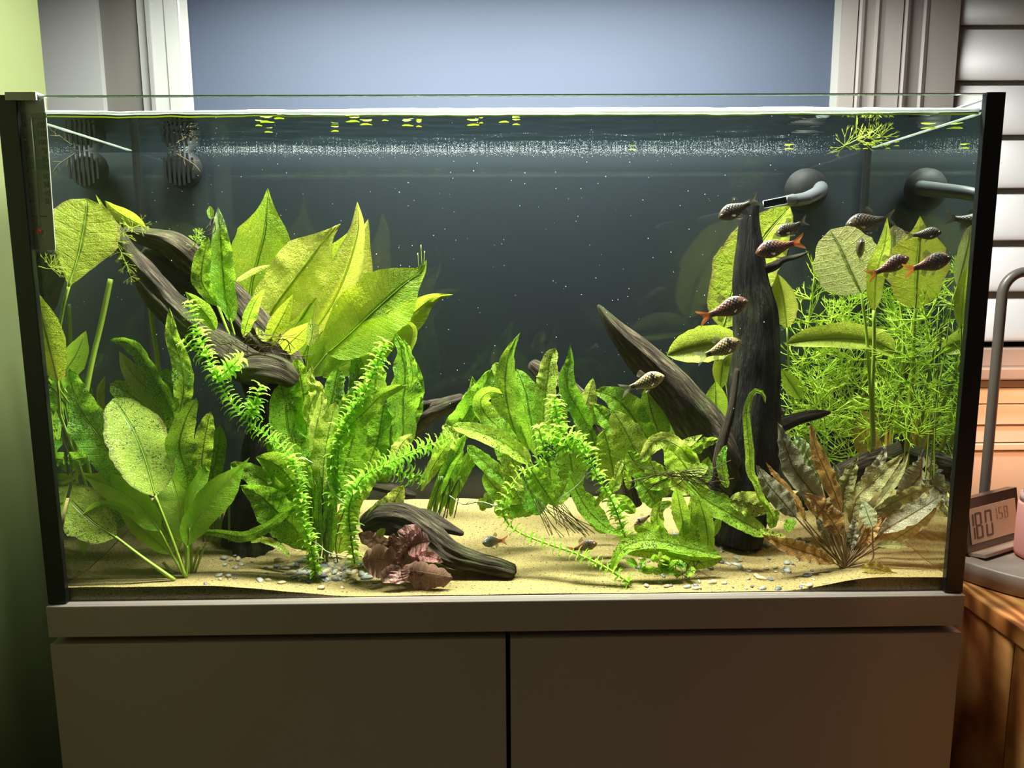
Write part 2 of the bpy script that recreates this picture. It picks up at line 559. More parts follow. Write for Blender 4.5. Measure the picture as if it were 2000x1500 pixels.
extrude_profile('trim_6', [(at(1811, 90, 0.43).x, 0.430), (SX0 - 0.006, 0.430), (SX0 - 0.005, 0.436), (SX0, 0.437), (SX0 + 0.001, 0.46)], FZ, 1.9, M['casing'])

# window with louvred shutter
win = box('window_1', SX0 - 0.01, 1.5, 0.52, 0.53, 0.2, 1.8, M['nightglass'], kind='structure')
sh = thing('window_shutter', (SX0, 0.45, 0.20), 'white louvred window shutter to the right of the tank', 'shutter')
SX1 = 1.42
z = 0.322 - 0.0412
k = 0
slat_mesh = None
while z < 1.7:
    o = None
    if slat_mesh is None:
        v, f = [], []
        n = 20
        tilt = radians(12)
        for x in (SX0 + 0.004, SX1):
            for i in range(n):
                a = 2 * pi * i / n
                hh, tt = 0.0460 * cos(a), 0.0105 * sin(a)
                v.append((x, 0.456 + tt * cos(tilt) + hh * sin(tilt), z + hh * cos(tilt) - tt * sin(tilt)))
        for i in range(n):
            f.append((i, (i + 1) % n, n + (i + 1) % n, n + i))
        f.append(tuple(range(n))[::-1])
        f.append(tuple(range(n, 2 * n)))
        o = mk('slat', v, f, M['shutter'], sh)
        slat_mesh = o.data
    else:
        o = bpy.data.objects.new('slat', slat_mesh)
        COL.objects.link(o)
        o.parent = sh
        o.location = (0, 0, k * 0.0825)
    k += 1
    z += 0.0825
box('bottom_rail', SX0, SX1, 0.436, 0.468, 0.196, 0.226, M['casing'], sh, 0.002)
box('stile', SX1, SX1 + 0.06, 0.436, 0.468, 0.196, 1.75, M['shutter'], sh, 0.002)
sill = box('trim_7', SX0 - 0.003, 1.5, 0.418, 0.50, 0.176, 0.196, M['casing'], bevel=0.003, kind='structure')
wr = box('wall_right', SX0, 1.6, 0.47, 0.57, FZ, 0.176, M['siding'], kind='structure')
zs = [at(1950, py, 0.45).z for py in (742, 757, 790, 830, 866, 880, 985)] + [-0.35, -0.55]
for i in range(len(zs) - 1):
    dep = 0.452 if i % 2 else 0.447
    box('board', SX0 + 0.002, 1.55, dep, 0.472, zs[i + 1] + 0.0012, zs[i] - 0.0006, M['siding'], wr, 0.0015)

# ------------------------------------------------------------------ cabinet under the tank
cab = thing('aquarium_cabinet', (0, 0.14, FZ), 'white lacquered two door cabinet carrying the aquarium', 'cabinet')
box('body', -W2 + 0.014, W2 - 0.014, 0.012, 0.29, FZ, -0.037, M['gap'], cab)
box('door', -W2, -0.0045, -0.008, 0.011, FZ + 0.03, -0.0435, M['cabinet'], cab, 0.0012)
box('door', 0.0005, W2, -0.008, 0.011, FZ + 0.03, -0.0435, M['cabinet'], cab, 0.0012)
box('side_panel', -W2, -W2 + 0.013, 0.012, 0.292, FZ, -0.0435, M['cabinet'], cab, 0.001)
box('side_panel', W2 - 0.013, W2, 0.012, 0.292, FZ, -0.0435, M['cabinet'], cab, 0.001)

# ------------------------------------------------------------------ aquarium
tank = thing('aquarium', (0, 0.14, -0.036), 'long rimless glass aquarium with black sealed corners and white base frame', 'aquarium')
box('base_frame', -W2 - 0.001, W2 + 0.001, -0.007, 0.294, -0.036, 0.0, M['cabinet'], tank, 0.0012)
fp = box('front_pane', -W2 + 0.002, W2 - 0.002, 0.0, 0.006, 0.0005, H - 0.0012, M['glass'], tank)
box('polished_edge', -W2 + 0.002, W2 - 0.002, 0.0, 0.006, H - 0.0011, H, M['glass_edge'], fp)
box('back_pane', -W2 + 0.006, W2 - 0.006, D - 0.006, D, 0.0005, H, M['glass_back'], tank)
for s in (-1, 1):
    a, b = sorted((s * (W2 - 0.006), s * W2))
    sp_ = box('side_pane', a, b, 0.0065, D, 0.0005, H - 0.0012, M['glass'], tank)
    box('polished_edge', a, b, 0.0065, D, H - 0.0011, H, M['glass_edge'], sp_)
    a, b = sorted((s * (W2 - 0.0185), s * (W2 + 0.0012)))
    box('corner_seal', a, b, -0.0014, 0.0062, 0.0002, H + 0.0006, M['seal'], tank, 0.0008)
    a, b = sorted((s * (W2 - 0.0115), s * (W2 - 0.0062)))
    box('back_seal', a, b, D - 0.0115, D - 0.0065, 0.0005, H, M['seal'], tank)
    a, b = sorted((s * (W2 - 0.0185), s * (W2 - 0.0065)))
    box('bottom_seal', a, b, 0.013, D - 0.0165, 0.0005, 0.006, M['seal'], tank)
box('backing_film', -W2, W2, D + 0.0005, D + 0.002, 0.0, WATER + 0.006, M['film'], tank)

# water body: rippled top, plain sides
nx, ny = 120, 34
x0, x1, y0, y1 = -W2 + 0.0068, W2 - 0.0068, 0.0066, D - 0.0066
v, f = [], []
for j in range(ny + 1):
    for i in range(nx + 1):
        x, y = x0 + (x1 - x0) * i / nx, y0 + (y1 - y0) * j / ny
        e = min(1, 8 * min(i / nx, 1 - i / nx, j / ny, 1 - j / ny))
        v.append((x, y, WATER + e * 0.0007 * noise.noise(Vector((x * 16, y * 34, 0))) + e * 0.0004 * noise.noise(Vector((x * 45, y * 60, 5)))))
for j in range(ny):
    for i in range(nx):
        a = j * (nx + 1) + i
        f.append((a, a + 1, a + nx + 2, a + nx + 1))
nt = len(v)
ring = [i for i in range(nx + 1)] + [j * (nx + 1) + nx for j in range(1, ny + 1)] + [ny * (nx + 1) + i for i in range(nx - 1, -1, -1)] + [j * (nx + 1) for j in range(ny - 1, 0, -1)]
for r in ring:
    v.append((v[r][0], v[r][1], 0.0008))
for i in range(len(ring)):
    j = (i + 1) % len(ring)
    f.append((ring[j], ring[i], nt + i, nt + j))
wat = mk('aquarium_water', v, f, M['water'], smooth_=False, origin=(0, 0.14, 0.0008))
tag(wat, 'clear water filling the aquarium almost to the rim', 'water', kind='stuff')
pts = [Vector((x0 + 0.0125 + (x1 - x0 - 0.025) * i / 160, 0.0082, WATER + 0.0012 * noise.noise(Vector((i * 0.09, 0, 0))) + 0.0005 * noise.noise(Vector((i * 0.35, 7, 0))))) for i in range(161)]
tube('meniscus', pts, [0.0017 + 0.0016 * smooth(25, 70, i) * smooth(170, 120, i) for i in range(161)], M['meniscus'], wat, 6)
M['refracted_green'] = small_leaf('refracted_green_line', (0.36, 0.46, 0.05), (0.52, 0.60, 0.10), 0.5)  # green of plants refracted at the waterline, put into an added thin line
tube('refracted_green_line', [p_ + Vector((0, 0.0004, -0.0040 + 0.0004 * noise.noise(Vector((i_ * 0.2, 3, 0))))) for i_, p_ in enumerate(pts)], 0.0007, M['refracted_green'], wat, 5)
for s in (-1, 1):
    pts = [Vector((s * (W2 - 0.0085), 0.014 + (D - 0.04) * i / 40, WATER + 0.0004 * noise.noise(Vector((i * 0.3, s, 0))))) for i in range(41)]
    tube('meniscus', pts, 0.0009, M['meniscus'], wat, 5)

# sand bed with a skirt against the panes
nx, ny = 220, 64
x0, x1, y0, y1 = -W2 + 0.0075, W2 - 0.0075, 0.0075, D - 0.0075
v, f = [], []
for j in range(ny + 1):
    for i in range(nx + 1):
        x, y = x0 + (x1 - x0) * i / nx, y0 + (y1 - y0) * j / ny
        v.append((x, y, sand_z(x, y)))
for j in range(ny):
    for i in range(nx):
        a = j * (nx + 1) + i
        f.append((a, a + 1, a + nx + 2, a + nx + 1))
nt = len(v)
ring = [i for i in range(nx + 1)] + [j * (nx + 1) + nx for j in range(1, ny + 1)] + [ny * (nx + 1) + i for i in range(nx - 1, -1, -1)] + [j * (nx + 1) for j in range(ny - 1, 0, -1)]
for r in ring:
    v.append((v[r][0], v[r][1], 0.0009))
for i in range(len(ring)):
    j = (i + 1) % len(ring)
    f.append((ring[j], ring[i], nt + i, nt + j))
sand = mk('sand_bed', v, f, M['sand'], smooth_=False, origin=(0, 0.14, 0.0009))
tag(sand, 'pale golden sand covering the aquarium floor', 'sand', kind='stuff')

# the lamp bar hanging over the tank (just above the picture)
lb = thing('aquarium_lamp', (0, 0.135, 0.88), 'slim lamp bar hanging over the aquarium', 'lamp')
M['lampwhite'] = plain('lamp_bar_housing', (0.5, 0.5, 0.5), 0.4, metal=0.5)
box('housing', -0.43, 0.43, 0.08, 0.19, 0.882, 0.902, M['lampwhite'], lb, 0.003)
g = NT('lamp_diffuser')
e = g.n('Emission', {'Color': (0.97, 1.0, 0.93), 'Strength': 4.0})
M['lampdiff'] = g.end(e.outputs[0])
box('diffuser', -0.42, 0.42, 0.09, 0.18, 0.8805, 0.8818, M['lampdiff'], lb)
for s in (-1, 1):
    tube('hanging_wire', [Vector((s * 0.36, 0.135, 0.902)), Vector((s * 0.36, 0.135, 1.9))], 0.0008, M['lampgrey'], lb, 5)
ld = bpy.data.lights.new('aquarium_light', 'AREA')
ld.shape = 'RECTANGLE'
ld.size, ld.size_y = 0.82, 0.085
ld.spread = radians(158)
ld.energy = TANK_LAMP_W
ld.color = TANK_LAMP_COL
lo = bpy.data.objects.new('aquarium_light', ld)
COL.objects.link(lo)
lo.parent = lb
lo.location = (0, 0, -0.002)

# ------------------------------------------------------------------ side table, desk lamp, clock, jar
TZ = -0.03
tb = thing('side_table', (0.9, 0.02, FZ), 'orange pine side table to the right of the cabinet', 'table')
ty0, ty1, tx0, tx1 = -0.36, 0.405, 0.557, 1.2
box('table_top', tx0, tx1, ty0, ty1, TZ - 0.021, TZ, M['table_top'], tb, 0.0015)
yy = ty0 + 0.006
seam = [ty0 + 0.006, -0.235, -0.115, -0.012, 0.11, 0.23, 0.335, ty1 - 0.006]
for a, b in zip(seam[:-1], seam[1:]):
    box('plank', tx0 + 0.006, tx0 + 0.024, a + 0.0008, b - 0.0008, FZ, TZ - 0.0215, M['table'], tb, 0.001)
box('back_panel', tx0 + 0.026, tx1 - 0.01, ty1 - 0.03, ty1 - 0.012, FZ, TZ - 0.0215, M['table'], tb)
box('front_panel', tx0 + 0.026, tx1 - 0.01, ty0 + 0.012, ty0 + 0.03, FZ, TZ - 0.0215, M['table'], tb)
box('side_panel', tx1 - 0.03, tx1 - 0.012, ty0 + 0.032, ty1 - 0.032, FZ, TZ - 0.0215, M['table'], tb)

bc = (0.723, 0.165)
lamp = thing('desk_lamp', (bc[0], bc[1], TZ), 'grey desk lamp with a round base and bent pole on the pine table', 'lamp')
lathe('base', [(0.155, TZ), (0.1655, TZ + 0.002), (0.1655, TZ + 0.024), (0.1635, TZ + 0.0265), (0.03, TZ + 0.027)], M['lampgrey'], lamp, 72, bc)
pb = at(1922, 968, 0.225)
ptop = at(1968, 575, 0.225)
pt = [Vector((pb.x, 0.225, TZ + 0.0268)), Vector((pb.x, 0.225, pb.z)), Vector((pb.x, 0.225, ptop.z - 0.06)), Vector((pb.x, 0.225, ptop.z))]
for i in range(1, 9):
    a = pi / 2 * i / 8
    pt.append(Vector((pb.x + 0.030 * (1 - cos(a)), 0.225, ptop.z + 0.030 * sin(a))))
pt.append(Vector((pb.x + 0.20, 0.225, ptop.z + 0.030)))
M['pole'] = plain('pole_metal_shaded', (0.10, 0.082, 0.072), 0.4, metal=0.1)  # lamp metal darkened, the pole's dim lighting put into its colour
tube('pole', pt, 0.0066, M['pole'], lamp, 14)
hx, hz = pb.x + 0.22, ptop.z + 0.03
lathe('lamp_shade', [(0.012, hz + 0.018), (0.022, hz + 0.010), (0.075, hz - 0.055), (0.073, hz - 0.055), (0.020, hz + 0.005), (0.006, hz + 0.006)], M['lampgrey'], lamp, 40, (hx, 0.225))
g = NT('warm_bulb')
M['bulb'] = g.end(g.n('Emission', {'Color': (1.0, 0.6, 0.3), 'Strength': 8.0}).outputs[0])
lathe('bulb', [(0.004, hz + 0.003), (0.016, hz - 0.010), (0.020, hz - 0.022), (0.014, hz - 0.034), (0.003, hz - 0.038)], M['bulb'], lamp, 24, (hx, 0.225))
ld = bpy.data.lights.new('desk_light', 'SPOT')
ld.energy = DESK_LAMP_W * 4
ld.color = DESK_LAMP_COL
ld.spot_size = radians(160)
ld.spot_blend = 0.4
ld.shadow_soft_size = 0.02
lo = bpy.data.objects.new('desk_light', ld)
COL.objects.link(lo)
lo.parent = lamp
lo.location = Vector((hx, 0.225, hz - 0.045)) - Vector((bc[0], bc[1], TZ))

# digital clock
CT = TZ + 0.0272
bl = on_z(1891, 1088, CT)
br = on_z(2010, 1052, CT)
ex = (br - bl)
ex.z = 0
ex.normalize()
ez0 = Vector((0, 0, 1))
ey = ez0.cross(ex).normalized()            # away from the viewer
ez = (ez0 * cos(radians(10)) + ey * sin(radians(10))).normalized()
en = ex.cross(ez).normalized()
if en.y > 0: en = -en
M['clock_dark'] = plain('clock_brown_black', (0.035, 0.022, 0.018), 0.3, var=0.08)
M['clock_metal'] = plain('clock_metal_foot', (0.62, 0.52, 0.44), 0.3, metal=0.6)
M['lcd'] = plain('lcd_panel', (0.50, 0.43, 0.35), 0.25, var=0.03)
M['segment'] = plain('lcd_segment', (0.10, 0.075, 0.06), 0.4)
M['segment_pale'] = plain('lcd_segment_faint', (0.30, 0.24, 0.19), 0.4)
clock = thing('digital_clock', bl, 'dark framed digital clock with grey display leaning on the lamp base', 'clock')


def slab(name, x0, x1, z0, z1, d0, d1, mat, parent, shear=0.0):
    v = []
    for d in (d0, d1):
        for (x, z) in ((x0, z0), (x1, z0), (x1, z1), (x0, z1)):
            v.append(bl + ex * (x + shear * (z - z0)) + ez * z + en * d)
    f = [(0, 1, 2, 3), (7, 6, 5, 4), (0, 4, 5, 1), (1, 5, 6, 2), (2, 6, 7, 3), (3, 7, 4, 0)]
    o = mk(name, v, f, mat, parent, smooth_=False)
    return o


CWD, CHT = 0.118, 0.072
cf = slab('frame', 0, CWD, 0.004, CHT, -0.012, 0.0, M['clock_dark'], clock)
slab('display', 0.009, CWD - 0.008, 0.014, CHT - 0.013, 0.0003, 0.0010, M['lcd'], clock)
slab('foot', 0.006, CWD, 0.0, 0.0042, -0.004, 0.018, M['clock_metal'], clock)
SEG = {'1': 'bc', '8': 'abcdefg', '0': 'abcdef', '5': 'acdfg', '7': 'abc'}


def digit(ch, x, z, w, h, mat, t=0.0028):
    m_ = h / 2
    rects = {'a': (t * .6, w - t * .6, h - t, h), 'd': (t * .6, w - t * .6, 0, t), 'g': (t * .6, w - t * .6, m_ - t / 2, m_ + t / 2),
             'f': (0, t, m_ + t * .4, h - t * .4), 'b': (w - t, w, m_ + t * .4, h - t * .4), 'e': (0, t, t * .4, m_ - t * .4), 'c': (w - t, w, t * .4, m_ - t * .4)}
    for s in SEG[ch]:
        r = rects[s]
        slab('display_segment', x + r[0] - 0.08 * (r[2]), x + r[1] - 0.08 * r[2], z + r[2], z + r[3], 0.0011, 0.0014, mat, clock)


digit('1', 0.008, 0.019, 0.010, 0.034, M['segment'])
digit('8', 0.0208, 0.019, 0.014, 0.034, M['segment'])
digit('0', 0.042, 0.019, 0.0145, 0.034, M['segment'])
digit('1', 0.062, 0.037, 0.006, 0.016, M['segment_pale'], 0.0015)
digit('5', 0.072, 0.037, 0.008, 0.016, M['segment_pale'], 0.0015)
digit('8', 0.084, 0.037, 0.008, 0.016, M['segment_pale'], 0.0015)

# pink jar
g = NT('pink_frosted_glass')
p = g.n('BsdfPrincipled', {'Base Color': g.mix(g.noise(g.n('TexCoord').outputs['Object'], 20, 2), (0.80, 0.42, 0.40), (0.88, 0.52, 0.48)), 'Roughness': 0.5, 'Subsurface Weight': 0.0})
t = g.n('BsdfTranslucent', {'Color': (0.95, 0.50, 0.46)})
M['pink'] = g.end(g.n('MixShader', {0: 0.4, 1: p.outputs[0], 2: t.outputs[0]}).outputs[0])
M['mauve'] = plain('mauve_collar', (0.42, 0.26, 0.26), 0.4)
M['beige'] = plain('beige_cap', (0.62, 0.45, 0.33), 0.45)
jc = on_z(2026, 1088, CT)
jr = 0.0262
jar = thing('bottle', (jc.x, jc.y, CT), 'pink frosted bottle standing in front of the digital clock', 'bottle')
lathe('body', [(jr * 0.8, CT), (jr * 0.97, CT + 0.003), (jr, CT + 0.008), (jr, CT + 0.068), (jr * 0.96, CT + 0.0715)], M['pink'], jar, 40, (jc.x, jc.y))
lathe('collar', [(jr * 0.93, CT + 0.0716), (jr * 0.93, CT + 0.082)], M['mauve'], jar, 40, (jc.x, jc.y))
lathe('cap', [(jr * 0.80, CT + 0.0821), (jr * 0.80, CT + 0.106), (jr * 0.76, CT + 0.1075)], M['beige'], jar, 40, (jc.x, jc.y))

# ------------------------------------------------------------------ thermometer on the front pane
def front(px, py, Y=0.009):
    return at(px, py, Y)


M['thermo'] = plain('thermometer_plate', (0.36, 0.35, 0.31), 0.35, var=0.05)
M['ink'] = plain('printed_ink', (0.012, 0.012, 0.012), 0.5)
M['green_ink'] = plain('green_band_ink', (0.02, 0.22, 0.08), 0.45)
M['tube_glass'] = plain('thermometer_tube', (0.42, 0.44, 0.36), 0.12, spec=0.8)
M['red'] = plain('red_spirit', (0.55, 0.01, 0.02), 0.15, spec=0.8)
M['clip'] = plain('pale_clip', (0.46, 0.45, 0.42), 0.35)
M['foil'] = plain('pale_green_bulb_cutout', (0.55, 0.66, 0.42), 0.3)
tl, tr, bl_, br_ = front(31, 208), front(91, 208), front(55, 489), front(108, 488)
th = thing('thermometer', (bl_ + br_) / 2, 'flat glass thermometer with numbered scale behind the top left corner', 'thermometer')
t_up = ((tl + tr) / 2 - (bl_ + br_) / 2)
THH = t_up.length
t_up.normalize()
t_r = (br_ - bl_).normalized()
t_r = (t_r - t_up * t_r.dot(t_up)).normalized()
t_n = t_r.cross(t_up).normalized()
if t_n.y > 0: t_n = -t_n
TO = (bl_ + br_) / 2
TW = (br_ - bl_).length


def tp(x, z, d):
    return TO + t_r * x + t_up * z + t_n * d


def tslab(name, x0, x1, z0, z1, d0, d1, mat, parent=th):
    v = [tp(x, z, d) for d in (d0, d1) for (x, z) in ((x0, z0), (x1, z0), (x1, z1), (x0, z1))]
    f = [(3, 2, 1, 0), (4, 5, 6, 7), (0, 1, 5, 4), (1, 2, 6, 5), (2, 3, 7, 6), (3, 0, 4, 7)]
    return mk(name, v, f, mat, parent, smooth_=False)


plate = tslab('plate', -TW / 2, TW / 2, 0, THH, -0.0015, 0.0, M['thermo'])
zt, zb = THH * (489 - 243) / 281, THH * (489 - 392) / 281       # 120 and 30 marks
tslab('colour_band', -TW / 2, TW / 2, THH * (489 - 330) / 281, THH * (489 - 309) / 281, 0.00005, 0.0001, M['green_ink'], plate)
tk = []
for i in range(46):
    zz = zb + (zt - zb) * i / 45
    for s in (-1, 1):
        a = 0.0014 * s
        b = s * (0.0062 if i % 5 == 0 else 0.0050)
        q = len(tk) // 4
        tk += [tp(a, zz - 0.00018, 0.00016), tp(b, zz - 0.00018, 0.00016), tp(b, zz + 0.00018, 0.00016), tp(a, zz + 0.00018, 0.00016)]
o = mk('scale_marks', tk, [(4 * i, 4 * i + 1, 4 * i + 2, 4 * i + 3) for i in range(len(tk) // 4)], M['ink'], plate, smooth_=False)
o['kind'] = 'stuff'


def text_mesh(s, size):
    cu = bpy.data.curves.new('lettering', 'FONT')
    cu.body = s
    cu.size = size
    cu.offset = size * 0.03
    cu.align_x = 'LEFT'
    cu.align_y = 'CENTER'
    ob = bpy.data.objects.new('lettering', cu)
    COL.objects.link(ob)
    dg = bpy.context.evaluated_depsgraph_get()
    me = bpy.data.meshes.new_from_object(ob.evaluated_get(dg))
    vs = [v.co.copy() for v in me.vertices]
    fs = [tuple(p.vertices) for p in me.polygons]
    bpy.data.objects.remove(ob)
    bpy.data.curves.remove(cu)
    bpy.data.meshes.remove(me)
    return vs, fs


def number(s, x, zz, right_edge=True, size=0.0074):
    vs, fs = text_mesh(s, size)
    mx = max(v.x for v in vs)
    mn = min(v.x for v in vs)
    sx = 0.78
    if right_edge:
        pts = [tp(x + (v.x - mx) * sx, zz + v.y, 0.0002) for v in vs]
    else:
        pts = [tp(x + (v.x - mx) * sx, zz + v.y, 0.0002) for v in vs]
    mk('scale_number', pts, fs, M['ink'], plate, smooth_=False)


for i, s in enumerate(['30', '40', '50', '60', '70', '80', '90', '100', '110', '120']):
    number(s, TW / 2 - 0.0012, zb + (zt - zb) * i / 9 - 0.0002)
for i, s in enumerate(['0', '10', '20', '30', '40', '50']):
    number(s, -0.0070, zb + (zt - zb) * i / 5 - 0.0002)
tz0 = THH * (489 - 452) / 281
tube('glass_tube', [tp(0, tz0 + 0.003, 0.0008), tp(0, THH * 0.97, 0.0008)], 0.0009, M['tube_glass'], th, 10)
v, f = [], []
cut = [tp(0.0058 * cos(2 * pi * i / 24) , tz0 - 0.001 + 0.0052 * sin(2 * pi * i / 24), 0.0003) for i in range(24)]
mk('bulb_window', cut, [tuple(range(24))], M['foil'], plate, smooth_=False)
bm = bmesh.new()
bmesh.ops.create_uvsphere(bm, u_segments=16, v_segments=10, radius=0.0030)
vs = [tp(v_.co.x, tz0 + v_.co.z, 0.0022 + v_.co.y) for v_ in bm.verts]
bm.verts.index_update()
fs = [tuple(v_.index for v_ in f_.verts) for f_ in bm.faces]
bm.free()
mk('spirit_bulb', vs, fs, M['red'], th)
tslab('spirit_tail', -0.0012, 0.0012, tz0 - 0.0062, tz0 - 0.003, 0.0004, 0.0010, M['green_ink'])
tslab('clamp_bar', -0.0075, 0.0075, THH * (489 - 423) / 281, THH * (489 - 420) / 281, 0.0001, 0.0007, M['ink'])
# clip over the rim
c0, c1 = at(12, 196, -0.003), at(71, 181, -0.003)
clipo = box('clip', c0.x, c1.x, -0.0036, 0.0105, H - 0.0002 + 0.0008, H + 0.0026, M['clip'], th)
box('clip_front', c0.x, c1.x, -0.0046, -0.0022, H - 0.0052, H + 0.0026, M['clip'], th, 0.0006)
box('clip_back', at(27, 200, 0.008).x, at(88, 200, 0.008).x, 0.0068, 0.0088, H - 0.020, H - 0.0, M['thermo'], th, 0.0005)

# ------------------------------------------------------------------ growing things: builders
rnd = random.Random(11)
XM, YM0, YM1 = W2 - 0.0095, 0.0145, D - 0.0095


def keep_in(p, above=0.0006):
    p = Vector(p)
    p.x = min(max(p.x, -XM), XM)
    p.y = min(max(p.y, YM0), YM1)
    p.z = min(max(p.z, sand_z(p.x, p.y) + above), WATER - 0.003)
    return p


PROF = {
    'lance': (0.80, 0.85, 0.10), 'oval': (0.92, 0.58, 0.08), 'strap': (0.85, 0.45, 0.22), 'spear': (0.62, 0.95, 0.08),
    'acum': (0.86, 0.62, 0.08), 'obov': (1.7, 0.62, 0.05), 'round': (0.90, 0.48, 0.05), 'heart': (0.60, 0.60, 0.12), 'spoon': (1.25, 0.65, 0.12), 'thin': (0.8, 0.5, 0.3),
}


def leaf(pl, pts, w, mat, y0, y1=None, prof='lance', face=None, twist=0.0, fold=0.22, wave=0.0, nw=4.0, bow=0.0,
         stalk=None, sr=2.2, smat='stalk', rib=True, cup=0.0, ribmat='midrib', name='leaf', jag=0.0, scy=None):
    """pts: image points tip first; w: blade width in picture pixels; y0 / y1: depth of blade base and of tip"""
    if y1 is None: y1 = y0
    y0 = min(max(y0, YM0), YM1); y1 = min(max(y1, YM0), YM1)
    P2 = list(reversed(pts))
    nv = max(10, min(26, int(sum((Vector(a[:2]) - Vector(b[:2])).length for a, b in zip(P2[:-1], P2[1:])) / 9)))
    if wave: nv = max(nv, 22)
    C2 = crom([Vector((p[0], p[1], 0)) for p in P2], nv)
    C = []
    for i, c in enumerate(C2):
        t = i / nv
        Y = y0 + (y1 - y0) * t + bow * sin(pi * t)
        C.append(at(c.x, c.y, min(max(Y, YM0), YM1)))
    if face is None: face = rnd.uniform(-28, 28)
    F = frames(C)
    p_, q_, mn = PROF[prof]
    nu = 8
    v, f, uv = [], [], []
    ph1, ph2 = rnd.uniform(0, 6), rnd.uniform(0, 6)
    for i, c in enumerate(C):
        t = i / nv
        T, S, N = F[i]
        a = radians(face + twist * (t - 0.3))
        S2 = S * cos(a) + N * sin(a)
        N2 = N * cos(a) - S * sin(a)
        ww = max(max(0.0, sin(pi * min(1, t ** p_))) ** q_, mn * (1 - t) ** 0.5)
        if prof == 'acum': ww *= 1 - 0.75 * smooth(0.62, 1.0, t)
        hw = 0.5 * w * mpp(y0 + (y1 - y0) * t) * ww / max(0.55, cos(radians(face)))
        hw *= 1 + 0.16 * noise.noise(Vector((t * 5, ph1, 0))) + 0.07 * noise.noise(Vector((t * 16, ph2, 2)))
        if t > 0.999: hw = 0.0001
        for j in range(nu + 1):
            u = -1 + 2 * j / nu
            au = abs(u)
            jg = 1 + jag * rnd.uniform(-1, 1) if au == 1 else 1
            d = fold * (au ** 1.3) * hw + cup * hw * (u * u)
            if wave:
                d += wave * mpp(y0) * au ** 1.5 * sin(2 * pi * nw * t + (ph1 if u < 0 else ph2) + 4.5 * noise.noise(Vector((t * 3.5, ph1 if u < 0 else ph2, 9)))) * (0.75 + 0.9 * noise.noise(Vector((t * 4, ph2, u)))) * min(1, 4 * t, 4 * (1 - t) + 0.2)
                d += wave * 0.25 * mpp(y0) * sin(2 * pi * nw * 2.3 * t + u * 5 + ph1)
            v.append(keep_in(c + S2 * (u * hw * jg) + N2 * d))
            uv.append((0.5 + u / 2, t))
    for i in range(nv):
        for j in range(nu):
            b = i * (nu + 1) + j
            f.append((b, b + 1, b + nu + 2, b + nu + 1))
    o = mk(name, v, f, M[mat], pl, uvs=uv)
    if rib and w > 18:
        rr = max(0.00022, 0.012 * w * mpp(y0))
        cc = [v[i * (nu + 1) + nu // 2] + F[i][2] * 0.00025 for i in range(0, nv)]
        tube('midrib', cc, [rr * (1.1 - i / nv) for i in range(len(cc))], M[ribmat], o, 4)
    if stalk:
        sp = [(P2[0][0], P2[0][1])] + list(stalk)
        cY = scy if scy is not None else (y0 + ORG[pl.name].y) / 2
        S3 = crom([Vector((s[0], s[1], 0)) for s in sp], 12)
        pts3 = [keep_in(at(s.x, s.y, y0 + (cY - y0) * i / 12), 0.0) for i, s in enumerate(S3)]
        tube('leaf_stalk', pts3, [sr * mpp(y0) * (0.8 + 0.35 * i / 12) for i in range(13)], M[smat], o, 6)
    return o


def stem3(pts, Ya, Yb, n=None):
    L = sum((Vector(a) - Vector(b)).length for a, b in zip(pts[:-1], pts[1:]))
    n = n or max(6, int(L / 10))
    C2 = crom([Vector((p[0], p[1], 0)) for p in pts], n)
    return [at(c.x, c.y, Ya + (Yb - Ya) * i / n) for i, c in enumerate(C2)]


# ------------------------------------------------------------------ driftwood
def log(name, pts, mat, parent, seed=0, n=44, ridge=0.26, lump=0.18, step=4.0, sub=None, taper=True):
    """pts: (px, py, Y, radius in picture pixels)"""
    L = sum((Vector(a[:2]) - Vector(b[:2])).length for a, b in zip(pts[:-1], pts[1:]))
    m_ = max(10, int(L / step))
    P = [(*at(p[0], p[1], p[2]), p[3] * mpp(p[2])) for p in pts]
    C4 = crom([Vector(p) for p in P], m_)
    C = [Vector(c[:3]) for c in C4]
    R = [max(0.0004, c[3]) for c in C4]
    v, f, uv = [], [], []
    prev = None
    dist = 0
    for i, p in enumerate(C):
        T = (C[min(i + 1, m_)] - C[max(i - 1, 0)]).normalized()
        A = T.orthogonal().normalized() if prev is None else (prev - T * prev.dot(T)).normalized()
        prev = A
        B = T.cross(A)
        if i: dist += (p - C[i - 1]).length
        for k in range(n):
            a = 2 * pi * k / n
            ca, sa = cos(a), sin(a)
            rg = noise.noise(Vector((ca * 3.2 + seed, sa * 3.2, dist * 14))) + 0.6 * noise.noise(Vector((ca * 7 + seed, sa * 7, dist * 26)))
            lp = noise.noise(Vector((ca * 1.1 + seed * 2, sa * 1.1, dist * 22)))
            r = R[i] * (1 + ridge * rg + lump * lp)
            if taper and i == 0: r *= 0.72
            if taper and i == m_: r *= 0.72
            q = p + (A * ca + B * sa) * r
            q.x = min(max(q.x, -XM), XM)
            q.y = min(max(q.y, 0.013), YM1 + 0.002)
            q.z = max(q.z, 0.0015)
            v.append(q)
            uv.append((k / n if k <= n / 2 else 1 - k / n, dist * 6))
    for i in range(m_):
        for k in range(n):
            a, b = i * n + k, i * n + (k + 1) % n
            f.append((a, b, b + n, a + n))
    for ring, cpt, T in ((0, C[0], C[0] - C[1]), (m_, C[-1], C[-1] - C[-2])):
        ci = len(v)
        v.append(cpt + T.normalized() * R[ring] * 0.25)
        uv.append((0.5, 0.5))
        for k in range(n):
            a, b = ring * n + k, ring * n + (k + 1) % n
            f.append((b, a, ci) if ring == 0 else (a, b, ci))
    return mk(name, v, f, M[mat], parent, uvs=uv)


